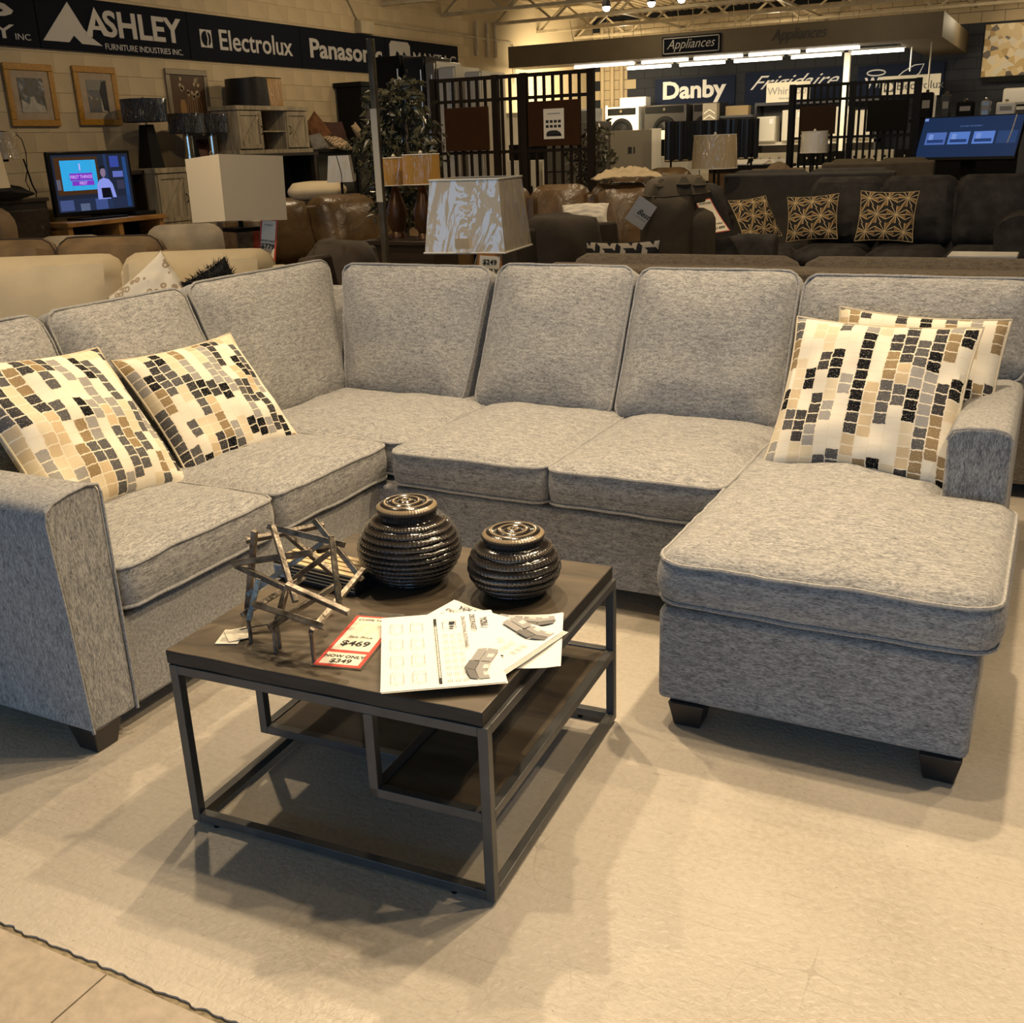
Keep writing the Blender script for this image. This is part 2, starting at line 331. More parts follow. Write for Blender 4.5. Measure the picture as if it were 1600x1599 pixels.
def cushion(name, parent, m, M, w, h, T, crown=.03, crownb=0.0, r=.012, rc=.03, notch=None, shear=None, pipe=.0055,
            seed=0, res=.035, bulge=.008, dm=None, wav=.003, pmat=None, sag=0.0):
    """box cushion in local x 0..w, y 0..h, thickness T on z. notch=(nx,ny,side) cuts the +x corner at high ('hi') or low ('lo') y"""
    nx, ny, side = notch if notch else (0, 0, 'hi')
    def lin(a, b):
        k = max(1, int(round((b-a)/res))); return [a+(b-a)*i/k for i in range(k+1)]
    xs = lin(0, w) if not notch else lin(0, w-nx)+lin(w-nx, w)[1:]
    if notch: ys = (lin(0, h-ny)+lin(h-ny, h)[1:]) if side == 'hi' else (lin(0, ny)+lin(ny, h)[1:])
    else: ys = lin(0, h)
    if not notch: poly = [(0, 0), (w, 0), (w, h), (0, h)]
    elif side == 'hi': poly = [(0, 0), (w, 0), (w, h-ny), (w-nx, h-ny), (w-nx, h), (0, h)]
    else: poly = [(0, 0), (w-nx, 0), (w-nx, ny), (w, ny), (w, h), (0, h)]
    E = 1e-6
    def inside(x, y):
        if x < -E or x > w+E or y < -E or y > h+E: return False
        if notch and x > w-nx+E and ((side == 'hi' and y > h-ny+E) or (side == 'lo' and y < ny-E)): return False
        return True
    def dist(x, y):
        d = 9
        for i in range(len(poly)):
            a, b = Vector(poly[i]), Vector(poly[(i+1) % len(poly)]); p = Vector((x, y)); ab = b-a
            tt = max(0, min(1, (p-a).dot(ab)/ab.length_squared)); d = min(d, (p-a-ab*tt).length)
        return d
    dm = dm or .5*min(w, h)
    corners = [(0, 0, 1, 1), (w, 0, -1, 1), (w, h, -1, -1), (0, h, 1, -1)]
    if notch:
        corners = [(0, 0, 1, 1), (0, h, 1, -1)] + ([(w, 0, -1, 1), (w, h-ny, -1, -1), (w-nx, h, -1, -1)] if side == 'hi' else [(w, h, -1, -1), (w-nx, 0, -1, 1), (w, ny, -1, 1)])
    def warp(x, y):
        for cx, cy, sx, sy in corners:
            a, b = (x-cx)*sx, (y-cy)*sy
            if -E <= a < rc and -E <= b < rc:
                u, v = 1-a/rc, 1-b/rc; u2, v2 = u*math.sqrt(max(0, 1-v*v/2)), v*math.sqrt(max(0, 1-u*u/2))
                x, y = cx+sx*(1-u2)*rc, cy+sy*(1-v2)*rc; break
        if shear: x, y = shear(x, y)
        return x, y
    def prof(d):
        e = 0 if d >= r else r*(1-math.sqrt(max(0, 1-(1-d/r)**2)))
        return e
    bm = bmesh.new(); top, bot = {}, {}
    for i, x in enumerate(xs):
        for j, y in enumerate(ys):
            if not inside(x, y): continue
            d = dist(x, y); X, Y = warp(x, y); q = math.sin(min(d/dm, 1)*PI/2)
            wv = NZ((x, y, 0), 6, seed)*wav*2*min(1, d/.05+.3)+NZ((x, y, 3), 17, seed)*wav*.8
            sg = -sag*math.sin(min(1, max(0, y/h))*PI)*q
            top[i, j] = bm.verts.new((X, Y, T/2-prof(d)+crown*q+wv+sg)); bot[i, j] = bm.verts.new((X, Y, -T/2+prof(d)-crownb*q))
    for i in range(len(xs)-1):
        for j in range(len(ys)-1):
            k = [(i, j), (i+1, j), (i+1, j+1), (i, j+1)]
            if all(a in top for a in k) and inside((xs[i]+xs[i+1])/2, (ys[j]+ys[j+1])/2):
                bm.faces.new([top[a] for a in k]); bm.faces.new([bot[a] for a in k[::-1]])
    # boundary walk
    xi = lambda v: min(range(len(xs)), key=lambda i: abs(xs[i]-v)); yi = lambda v: min(range(len(ys)), key=lambda i: abs(ys[i]-v))
    loop = []
    for a, b in zip(poly, poly[1:]+poly[:1]):
        i0, j0, i1, j1 = xi(a[0]), yi(a[1]), xi(b[0]), yi(b[1]); n = max(abs(i1-i0), abs(j1-j0))
        for k in range(n): loop.append((i0+(i1-i0)*k//n, j0+(j1-j0)*k//n))
    n = len(loop); P = [Vector(top[k].co[:2]) for k in loop]; nor = []
    for k in range(n):
        d = P[(k+1) % n]-P[k-1]; d = d.normalized() if d.length > 0 else Vector((1, 0)); nor.append(Vector((d.y, -d.x)))
    hh = T/2-prof(0); rows = [[top[k] for k in loop]]
    for s in (.5, 0, -.5):
        rows.append([bm.verts.new((P[k].x+nor[k].x*bulge*(1-s*s), P[k].y+nor[k].y*bulge*(1-s*s), top[loop[k]].co.z*(1+s)/2+bot[loop[k]].co.z*(1-s)/2)) for k in range(n)])
    rows.append([bot[k] for k in loop])
    for a, b in zip(rows, rows[1:]):
        for k in range(n): bm.faces.new((a[k], b[k], b[(k+1) % n], a[(k+1) % n]))
    tops = [Vector((P[k].x+nor[k].x*pipe*.4, P[k].y+nor[k].y*pipe*.4, top[loop[k]].co.z)) for k in range(n)]
    bots = [Vector((P[k].x+nor[k].x*pipe*.4, P[k].y+nor[k].y*pipe*.4, bot[loop[k]].co.z)) for k in range(n)]
    bb = B(); bb.bm.free(); bb.bm = bm; o = bb.done(name, m, parent, M=M)
    if pipe:
        p = B(); 
        for ring in (tops, bots):
            ring = [v+Vector((0, 0, NZ(v, 9, seed+2)*.005)) for v in ring]; p.tube(ring, pipe, 6, closed=True)
        p.done('piping', pmat or PIPE, o)
    return o
def pillow(name, label, cat, M, w, h, T, m, group=None, piping=None, n=26, seed=0, pinch=.07):
    """knife-edge throw pillow in local x,y with thickness on z"""
    bm = bmesh.new(); uvl = bm.loops.layers.uv.new('UVMap'); F, K = {}, {}
    for i in range(n+1):
        for j in range(n+1):
            u, v = -1+2*i/n, -1+2*j/n
            x = u*(1-pinch*(1-abs(v)**2.2)*abs(u)**3)*w/2; y = v*(1-pinch*(1-abs(u)**2.2)*abs(v)**3)*h/2
            q = ((1-u**2)*(1-v**2)); t = T/2*max(0, q)**.48; wr = NZ((u, v, 0), 2.6, seed)*.02*min(1, q*3)
            F[i, j] = bm.verts.new((x, y, t+wr))
            K[i, j] = F[i, j] if i in (0, n) or j in (0, n) else bm.verts.new((x, y, -t+wr*.5))
    for i in range(n):
        for j in range(n):
            k = [(i, j), (i+1, j), (i+1, j+1), (i, j+1)]
            for S, o in ((F, 1), (K, -1)):
                f = bm.faces.new([S[a] for a in (k if o > 0 else k[::-1])])
                for lp, a in zip(f.loops, (k if o > 0 else k[::-1])): lp[uvl].uv = (a[0]/n, a[1]/n)
    edge = [(i, 0) for i in range(n)]+[(n, j) for j in range(n)]+[(n-i, n) for i in range(n)]+[(0, n-j) for j in range(n)]
    ep = [F[e].co.copy() for e in edge]
    b = B(); b.bm.free(); b.bm = bm; o = b.done(name, m, None, M=M, fix=False); tag(o, label, cat, group)
    if piping: B().tube(ep, .004, 6, closed=True).done('edge_seam', piping, o)
    return o

# ================================================================== setting
def floor_mat():
    m, t, b = nt('worn_concrete'); tc = N(t, 'ShaderNodeTexCoord'); O = tc.outputs['Object']
    def nz(sc, det=4, dist=0, rough=.5):
        n = N(t, 'ShaderNodeTexNoise'); n.inputs['Scale'].default_value = sc; n.inputs['Detail'].default_value = det; n.inputs['Distortion'].default_value = dist; n.inputs['Roughness'].default_value = rough
        L(t, O, n.inputs['Vector']); return n.outputs[0]
    r = ramp(t, [(.36, (.40, .345, .27)), (.5, (.51, .455, .375)), (.64, (.58, .52, .44))]); L(t, M_(t, 'ADD', M_(t, 'MULTIPLY', nz(1.6, 6), .6), M_(t, 'MULTIPLY', nz(60, 5, 0, .7), .4)), r.inputs[0])
    # hairline scratches and grime
    s1 = M_(t, 'LESS_THAN', M_(t, 'ABSOLUTE', M_(t, 'SUBTRACT', nz(4, 0, 0), .5)), .0012)
    s2 = M_(t, 'LESS_THAN', M_(t, 'ABSOLUTE', M_(t, 'SUBTRACT', nz(9, 0, 0), .45)), .0018)
    sc = M_(t, 'MULTIPLY', M_(t, 'MAXIMUM', s1, s2), M_(t, 'GREATER_THAN', nz(5, 2), .52))
    sp = M_(t, 'GREATER_THAN', nz(90, 2), .73)
    for ang, sx_, sy_, th in ((.5, 5, 260, .715), (-.6, 6, 320, .72), (1.4, 7, 300, .72), (2.3, 4, 380, .725)):
        mp = N(t, 'ShaderNodeMapping'); mp.inputs['Rotation'].default_value = (0, 0, ang); mp.inputs['Scale'].default_value = (sx_, sy_, 1); L(t, O, mp.inputs[0])
        q = N(t, 'ShaderNodeTexNoise'); q.inputs['Scale'].default_value = 1; q.inputs['Detail'].default_value = 1; L(t, mp.outputs[0], q.inputs['Vector'])
        sc = M_(t, 'MAXIMUM', sc, M_(t, 'GREATER_THAN', q.outputs[0], th))
    g = M_(t, 'MINIMUM', 1.0, M_(t, 'ADD', M_(t, 'MULTIPLY', sc, .28), M_(t, 'MULTIPLY', sp, .55)))
    mx = N(t, 'ShaderNodeMix', data_type='RGBA'); L(t, g, mx.inputs[0]); L(t, r.outputs[0], mx.inputs[6]); mx.inputs[7].default_value = (.17, .145, .11, 1)
    L(t, mx.outputs[2], b.inputs['Base Color'])
    rr = N(t, 'ShaderNodeMapRange'); L(t, nz(3, 4), rr.inputs[0]); rr.inputs[3].default_value = .24; rr.inputs[4].default_value = .52; L(t, rr.outputs[0], b.inputs['Roughness'])
    bp = N(t, 'ShaderNodeBump'); bp.inputs['Strength'].default_value = .5; bp.inputs['Distance'].default_value = .004; L(t, nz(70, 5, .6), bp.inputs['Height']); L(t, bp.outputs[0], b.inputs['Normal'])
    return m
CONC = floor_mat()
TILE = mat('front_concrete', (.46, .385, .30), .42, var=.12, vscale=30, bump=.12, bscale=60)
b = B(); b.bx(-12, 6, -7, 25, -.08, -.005)
floor = struct(b.done('floor', mat('joint_filler', (.27, .225, .15), .9, var=.45, vscale=60)))
def slab(x0, x1, y0, y1, m, jag=False):
    b = B(); n = int((x1-x0)/.01) if jag else 1
    pts = [(x0, y0)] + [(x0+(x1-x0)*k/n, y0+(NZ((x0+(x1-x0)*k/n, 0, 0), 42, 3)*.009+NZ((x0+(x1-x0)*k/n, 0, 0), 7, 8)*.004 if jag and 0 < k < n else 0)) for k in range(1, n)] + [(x1, y0), (x1, y1), (x0, y1)]
    b.prism(pts, 2, -.012, 0.0); return b.done('concrete_slab', m, floor, smooth=False)
slab(-12, -4.2, 1.068, 25, CONC); slab(-4.197, 1.6, 1.068, 25, CONC, True); slab(1.603, 6, 1.068, 25, CONC)
slab(-12, -1.472, -7, 1.054, TILE); slab(-1.468, 6, -7, 1.054, TILE)

# left wall of painted block: backing plus separate blocks with recessed joints
WX = -9.6
b = B(); b.bx(WX-.25, WX-.008, -7, 23.3, 0, 4.05); wall_l = struct(b.done('wall_left', mat('mortar', (.40, .32, .20), .9)))
b = B(); b.box((0, 0, 0), (.008, .3975, .1915)); blk = b.done('block', CREAMW, wall_l, smooth=False)
first = True
rest = B()
for r in range(20):
    z = .12+r*.1955
    for k in range(60):
        y = -6.6+.4*k+(.2 if r % 2 else 0)
        if y > 23: continue
        near = 6.4 < y < 15.3 and 1.2 < z < 3.7
        if near and not (2.62 < z < 3.05):
            if first: blk.location = (WX-.004, y, z); first = False
            else:
                c = blk.copy(); C.objects.link(c); c.parent = wall_l; c.location = (WX-.004, y, z)
        else: rest.box((WX-.004, y, z), (.008, .3975, .1915))
s = rest.done('far_blocks', CREAMW, wall_l, smooth=False); s['kind'] = 'stuff'

# back wall: navy paint below, cream above, block joints
NAVY = mat('navy_wall_paint', (.013, .017, .028), .7, var=.15, vscale=2)
b = B(); b.bx(-9.8, 6, 23.0, 23.25, 0, 4.05); wall_b = struct(b.done('wall_back', mat('dark_mortar', (.010, .012, .018), .9)))
nb, cb = B(), B()
for r in range(20):
    z = .12+r*.1955
    for k in range(40):
        x = -9.4+.4*k+(.2 if r % 2 else 0)
        (cb if (z > 3.36 or x < -8.75) else nb).box((x, 22.996, z), (.392, .01, .186))
o = nb.done('navy_blocks', NAVY, wall_b, smooth=False); o['kind'] = 'stuff'
o = cb.done('cream_blocks', CREAMW, wall_b, smooth=False); o['kind'] = 'stuff'
for x in (-9.35, -9.12, -8.9):
    o = B().tube([(x, 22.9, 0), (x, 22.9, 3.9)], .045, 10).done('conduit', CREAMW, None); tag(o, {-9.35: 'leftmost of three cream pipes in the far corner', -9.12: 'middle of three cream pipes in the far corner', -8.9: 'rightmost of three cream pipes beside the navy wall'}[x], 'pipe', 'pipes in the far corner')
b = B(); b.bx(5.9, 6.1, -7, 23.25, 0, 4.05); struct(b.done('wall_right', CREAMW))
# front: storefront wall behind the camera with a glazed opening
b = B(); b.bx(-9.8, 6, -7.1, -6.95, 0, .45); b.bx(-9.8, 6, -7.1, -6.95, 3.1, 4.05); b.bx(-9.8, -3, -7.1, -6.95, .45, 3.1); struct(b.done('wall_front', CREAMW))
# ceiling deck with ribs
DECK = mat('painted_deck', (.52, .43, .28), .6, var=.12, vscale=2)
b = B()
prof = []
for k in range(0, 106):
    x = -9.8+k*.15; prof += [(x, 4.03), (x+.09, 4.03), (x+.105, 4.07), (x+.135, 4.07)]
prof = prof+[(prof[-1][0], 4.12), (-9.8, 4.12)]
b.prism(prof, 1, -7, 23.2); struct(b.done('ceiling', DECK, None, smooth=False))
JO = mat('joist_paint', (.42, .35, .23), .5, var=.15, vscale=6)
for i, y in enumerate([11.1, 12.9, 14.7, 16.5, 18.35, 20.2, 22.0]):
    t = thing('ceiling_joist', ['cream open-web steel joist nearest above the showroom', 'second cream open-web joist from the front', 'third cream open-web joist from the front', 'fourth cream open-web joist from the front', 'cream open-web joist directly above the canopy face', 'cream open-web joist just behind the canopy face', 'cream open-web joist farthest back by the rear wall'][i], 'joist', (-9.6, y, 3.57), group='ceiling joists')
    for z, nm in ((.0, 'bottom_chord'), (.42, 'top_chord')):
        B().bx(0, 15.5, -.045, .045, z-.025, z+.025).done(nm, JO, t)
    wb = B(); n = 26
    for k in range(n):
        x0, x1 = 15.4*k/n, 15.4*(k+1)/n; up = k % 2 == 0
        wb.bar((x0+.03, 0, .0 if up else .42), (x1-.03, 0, .42 if up else .0), .035, .035)
    wb.done('web', JO, t)
for x in (-7.3, -4.6, -1.9):
    o = B().bx(x-.03, x+.03, 10.9, 22.9, 3.60, 3.64).done('bridging_bar', JO); tag(o, {-7.3: 'cream bridging bar across joists near left wall', -4.6: 'cream bridging bar across the joists above canopy middle', -1.9: 'cream bridging bar across the joists at the right'}[x], 'beam', 'ceiling bridging')
# conduits on left wall
o = B().tube([(WX+.03, 13.6, 4), (WX+.03, 13.8, 3.55), (WX+.03, 14.0, 3.3), (WX+.03, 16.9, 3.3), (WX+.03, 19.0, 3.3), (WX+.03, 19.1, 3.2), (WX+.03, 19.1, 2.6)], .018, 6).done('conduit', JO); tag(o, 'thin cream conduit running along the left wall above signs', 'pipe')
o = B().bx(WX, WX+.12, 13.95, 14.3, 3.12, 3.30).done('junction_box', JO, bevel=.01); tag(o, 'cream metal box on left wall above the dark sign', 'electrical box')
for y in (17.6, 18.0, 18.3):
    o = B().tube([(WX+.05, y, 3.0), (WX+.05, y, 3.56)], .03, 8).done('conduit', JO); tag(o, {17.6: 'first upright cream pipe past the sign board end', 18.0: 'second upright cream pipe past the sign board end', 18.3: 'third upright cream pipe past the sign board end'}[y], 'pipe', 'upright pipes past the sign')

# canopy over the appliances
CAN = mat('canopy_taupe', (.115, .088, .050), .6, var=.08, vscale=3)
t = thing('canopy', 'long taupe boxed canopy hanging above the appliance area', 'canopy', (-5.7, 18.5, 2.83))
B().bx(-3.7, 3.72, 0, .12, 0, .36).done('fascia', CAN, t); B().bx(3.6, 3.72, .12, 4.4, 0, .36).done('end_panel', CAN, t)
B().bx(3.0, 3.6, .12, 4.4, 0, .03).done('soffit_panel', CAN, t); B().bx(-3.7, 3.0, .12, .7, 0, .03).done('soffit_panel', CAN, t)
SIGNBL = mat('sign_navy', (.004, .006, .012), .7, spec=.1); SIGNLT = mat('sign_silver', (.42, .40, .38), .5)
def sign_on(name, label, P0, xdir, w, h, lines, back=SIGNBL, fg=SIGNLT, border=False, th=.03, group=None):
    """flat sign board centred at P0, readable along xdir, upright; lines: (text,size,x,y,kw)"""
    M = frame3(P0, xdir, (0, 0, 1)); t = thing(name, label, 'sign', P0, group=group)
    R = M.to_3x3().to_4x4()
    B().bx(-w/2, w/2, -h/2, h/2, -th, 0).done('board', back, t, M=R, bevel=.004)
    b = B()
    for body, size, x, y, kw in lines: text_mesh(b.bm, body, size, Matrix.Translation((x, y, .004)), ext=.003, **kw)
    if lines: b.done('lettering', fg, t, M=R, smooth=False)
    if border:
        b = B(); e = .03
        for a in ((-w/2+.02, w/2-.02, h/2-.02-.015, h/2-.02), (-w/2+.02, w/2-.02, -h/2+.02, -h/2+.035)): b.bx(a[0], a[1], a[2], a[3], 0, .006)
        b.bx(-w/2+.02, -w/2+.035, -h/2+.02, h/2-.02, 0, .006); b.bx(w/2-.035, w/2-.02, -h/2+.02, h/2-.02, 0, .006)
        b.done('border', fg, t, M=R)
    return t, R
sign_on('appliance_sign', 'small framed black sign with white italic lettering on the canopy', (-5.93, 18.46, 2.99), (1, 0, 0), 1.02, .29, [('Appliances', .25, 0, -.0, dict(shear=.4, off=-.001, fit=(.84, .19)))], border=True)
b = B(); text_mesh(b.bm, 'Appliances', .25, frame3((-4.15, 18.49, 3.03), (1, 0, 0), (0, 0, 1)), ext=.004, shear=.35, sx=.8)
o = b.done('canopy_lettering', mat('dull_letter', (.035, .03, .024), .5), smooth=False); tag(o, 'dim dark italic lettering fixed on the canopy right of the sign', 'lettering')
# fluorescent tubes under the canopy
FL = mat('fluorescent_tube', (1, 1, 1), .4, emis=(1, .93, .80), estr=7)
k = 0
for (y, z, x0, n) in ((19.0, 2.85, -8.35, 1), (19.0, 2.85, -7.05, 4), (20.0, 2.83, -7.7, 5)):
    for i in range(n):
        xa = x0+i*(1.02 if n == 5 else .96)
        if n == 4: nm = ['first', 'second', 'third', 'fourth', 'fifth'][i]+' bright tube from left in the front row under canopy'
        elif n == 5: nm = ['first', 'second', 'third', 'fourth', 'fifth'][i]+' bright tube from left in the back row under canopy'
        else: nm = 'slim bright tube tight under the canopy at far left'
        t = thing('fluorescent_light', nm, 'light', (xa, y, z), group='fluorescent tubes under the canopy')
        B().tube([(0.05, 0, -.05), (.90 if n > 1 else 1.2, 0, -.05)], .024, 10).done('tube', FL, t); B().bx(0, .93 if n > 1 else 1.25, -.05, .05, -.015, .02).done('housing', WHITE, t)
        for xx in (.1, .8): B().tube([(xx, 0, .02), (xx, .2 if y > 19.5 else -.3, 3.55-z)], .006, 5).done('hanger', JO, t)
area('fluorescent_glow', (-5.2, 19.6, 2.68), (-5.2, 20.6, 0), 5.5, .8, 120, (1, .86, .62))
area('fluorescent_glow', (-8.3, 19.9, 2.74), (-9.6, 20.6, 1.9), 1.6, .5, 150, (1, .82, .52))
# track heads with lit bulbs
BULB = mat('lit_bulb', (1, 1, 1), .4, emis=(1, .86, .6), estr=30)
for i, (x, y, z) in enumerate([(-4.89, 12.11, 2.95), (-4.44, 12.35, 2.98), (-4.14, 12.51, 3.01)]):
    t = thing('spot_light', ['lit spot bulb hanging left of the three below the joists', 'lit spot bulb hanging in the middle of the three below joists', 'lit spot bulb hanging right of the three below the joists'][i], 'light', (x, y, z), group='lit bulbs under the joists')
    B().lathe([(.001, -.07), (.03, -.06), (.045, -.03), (.04, 0), (.02, .03)], 12).done('bulb', BULB, t); B().lathe([(.05, -.02), (.05, .0), (.025, .09), (.02, .12)], 12).done('socket', BLACK, t)
    B().tube([(0, 0, .12), (0, 0, 3.56-z)], .008, 6).done('stem', BLACK, t)
for x, y in ((-4.9, 12.1), (-4.1, 12.5), (-7.6, 13.8), (-6.5, 17.3), (-3.0, 16.8), (-.5, 15.5), (-5.2, 21.2), (-8.2, 21.2), (-1.5, 20.8)):  # point lights added to brighten ceiling and joists, most away from any bulb
    l = bpy.data.lights.new('ceiling_fill', 'POINT'); l.energy = 20; l.color = (1, .80, .5); l.shadow_soft_size = .06; o = bpy.data.objects.new('ceiling_fill', l); C.objects.link(o); o.location = (x, y, 3.25)
# navy sign boards along the left wall
def wall_sign(y0, y1, lines, label, extra=None):
    yc = (y0+y1)/2
    t, R = sign_on('wall_sign', label, (WX+.05, yc, 2.855), (0, 1, 0), y1-y0, .52, lines, group='navy sign boards along the left wall')
    if extra: extra(t, R)
    return t
wall_sign(6.0, 8.23, [('S', .42, .62, .12, dict(off=.002, fit=(.46, .24))), ('LY', .24, .60, -.13, dict(fit=(.46, .13))), ('INC', .10, .915, -.17, dict(fit=(.18, .058)))], 'navy wall sign cut by the left picture edge, ending in INC')
def ash(t, R):
    b = B()
    for pts in ([(-1.05, -.185), (-.67, .205), (-.50, -.04), (-.40, -.125), (-.27, -.195), (-.55, -.19), (-.645, -.115), (-.72, -.185)],):
        b.prism(pts, 2, .003, .010)
    b.done('emblem', SIGNLT, t, M=R, smooth=False)
    b = B(); b.prism([(-.49, -.115), (-.325, .185), (-.14, -.10), (-.24, -.09), (-.27, -.04), (-.38, -.04), (-.40, -.115)], 2, .010, .016); b.done('peak', mat('sign_silver_light', (.46, .44, .41), .5), t, M=R, smooth=False)
    b = B(); b.prism([(-.345, -.0), (-.32, .07), (-.285, -.0)], 2, .016, .018); b.done('peak_cut', SIGNBL, t, M=R, smooth=False)
wall_sign(8.24, 10.40, [('SHLEY', .34, .38, .035, dict(off=.009, fit=(1.19, .27))), ('FURNITURE INDUSTRIES INC.', .088, .36, -.195, dict(fit=(1.18, .062)))], 'navy wall sign with pale twin mountain peak emblem on left wall', ash)
def elx(t, R):
    b = B(); b.bx(-.885, -.685, -.115, .085, .003, .010); b.done('emblem', SIGNLT, t, M=R); c0, c1 = -.785, -.015
    b = B(); b.prism([(c0+.085*math.cos(a*PI/16), c1+.085*math.sin(a*PI/16)) for a in range(8, 25)]+[(c0+.02, c1)], 2, .010, .013)
    b.prism([(c0+.03+.05*math.cos(a*PI/16), c1+.075*math.sin(a*PI/16)) for a in range(-8, 9)]+[(c0+.045, c1)], 2, .010, .013); b.done('emblem_cut', SIGNBL, t, M=R, smooth=False)
wall_sign(10.41, 12.55, [('Electrolux', .33, .17, -.012, dict(off=.004, fit=(1.43, .235)))], 'navy wall sign with small square emblem, right of the mountain one', elx)
wall_sign(12.56, 14.65, [('Panasonic', .36, .045, .0, dict(off=.009, fit=(1.79, .25)))], 'navy wall sign with the boldest plain lettering, partly behind metal pole')
def may(t, R):
    b = B(); dx = -.12
    b.prism([(x+dx, y) for x, y in [(-.90, -.08), (-.90, .17), (-.84, .22), (-.37, .22), (-.31, .17), (-.31, -.08), (-.42, -.08), (-.44, .04), (-.50, .09), (-.54, .03), (-.54, -.08), (-.62, -.08), (-.63, .04), (-.70, .09), (-.74, .03), (-.74, -.08)]], 2, .003, .01)
    b.done('emblem', SIGNLT, t, M=R, smooth=False)
wall_sign(14.66, 16.9, [('MAYTAG', .24, .35, -.0, dict(fit=(1.37, .19)))], 'navy wall sign with rounded arch emblem half hidden behind refrigerators', may)
# signs on the back wall
WHL = mat('white_letter', (.85, .82, .74), .5, emis=(1, .93, .78), estr=.12)
SB = mat('sign_blue', (.010, .018, .048), .6, spec=.15)
sign_on('wall_sign', 'blue wall sign with bold white word, leftmost on back wall', (-7.28, 22.95, 2.43), (1, 0, 0), 1.75, .58, [('Danby', .50, 0, 0, dict(off=.016, fit=(1.38, .46)))], SB, WHL, group='white lettered signs on back wall')
sign_on('wall_sign', 'blue wall sign with slanted white script, middle of back wall', (-5.19, 22.95, 2.43), (1, 0, 0), 2.0, .62, [('Frigidaire', .38, 0, .06, dict(shear=.7, off=.0, fit=(1.78, .34)))], SB, WHL, group='white lettered signs on back wall')
def whp(t, R):
    b = B()
    b.tube([(-.45+.17*math.cos(a*PI/10), .17+.05*math.sin(a*PI/10), .01) for a in range(20)], .014, 5, closed=True)
    b.tube([(-.10, .03, .01), (.05, .16, .01), (.25, .27, .01), (.42, .28, .01), (.35, .12, .01), (.2, 0, .01)], .012, 5); b.done('emblem', WHL, t, M=R)
t, R = sign_on('wall_sign', 'blue wall sign with white ring and swoosh emblem on back wall', (-3.15, 22.95, 2.42), (1, 0, 0), 1.6, .62, [('Whirlpool', .26, -.1, -.02, dict(off=.01))], SB, WHL, group='white lettered signs on back wall'); whp(t, R)
sign_on('logo_board', 'white lettered board standing at the left end of the shelving top', (-5.05, 21.85, 2.29), (1, 0, 0), .84, .36, [('Whirlpool', .19, 0, .02, {}), ('home appliances', .05, 0, -.11, {})], PAPERW, mat('pale_letter', (.35, .33, .30), .6))
t, R = sign_on('logo_board', 'white board with square emblem at the right end above the shelving', (-2.80, 21.85, 2.28), (1, 0, 0), 1.02, .37, [('Electrolux', .20, .16, 0, {})], PAPERW, mat('mid_letter', (.10, .10, .10), .6))
b = B(); b.bx(-.47, -.29, -.09, .09, .003, .008); b.done('emblem', mat('mid_letter', (.1, .1, .1)), t, M=R); b = B(); b.prism([(-.38+.07*math.cos(a*PI/10), .07*math.sin(a*PI/10)) for a in range(20)], 2, .008, .01); b.done('emblem_cut', PAPERW, t, M=R)

# ================================================================== the grey sectional
sec = thing('sectional_sofa', 'large heather grey sectional sofa with chaise around the coffee table', 'sofa', (-1.6, 3.0, 0))
O0 = Vector((-1.6, 3.0, 0))
def MR(x, y, z): return Matrix.Translation(Vector((x, y, z))-O0)                      # local x->X y->Y
def ML(x, y, z): return Matrix.Translation(Vector((x, y, z))-O0) @ Matrix(((0, -1, 0, 0), (1, 0, 0, 0), (0, 0, 1, 0), (0, 0, 0, 1)))
SH, ST = .485, .14; ZC = .345+ST/2
def shp(b, name, m, **k): return b.done(name, m, sec, loc=-O0, **k)
# bases
b = B(); b.bx(-2.985, -2.103, 1.76, 3.9, .07, .335); shp(b, 'base', FAB, bevel=.012)
b = B(); b.bx(-2.60, -.83, 2.988, 3.9, .072, .333); shp(b, 'base', FAB, bevel=.012)
b = B(); b.bx(-.818, -.046, 2.366, 3.95, .07, .337); shp(b, 'base', FAB, bevel=.018)
# seat cushions
kw = dict(crown=.028, r=.012, rc=.05, pmat=PIPE, wav=.004)
cushion('seat_cushion', sec, FAB, ML(-2.085, 1.765, ZC), .640, .80, ST, seed=1, **kw)
cushion('seat_cushion', sec, FAB, ML(-2.090, 2.412, ZC), .640, .80, ST, seed=2, **kw)
cushion('seat_cushion', sec, FAB, MR(-2.88, 3.062, ZC), .835, .80, ST, seed=3, **kw)
cushion('seat_cushion', sec, FAB, MR(-2.035, 2.962, ZC), .608, .85, ST, seed=4, **kw)
cushion('seat_cushion', sec, FAB, MR(-1.420, 2.962, ZC), .598, .85, ST, seed=5, **kw)
cushion('chaise_cushion', sec, FAB, MR(-.822, 2.352, ZC), .806, 1.46, ST+.005, seed=6, notch=(.205, .70, 'hi'), crown=.035, r=.018, rc=.07, pmat=PIPE, wav=.005, bulge=.014)
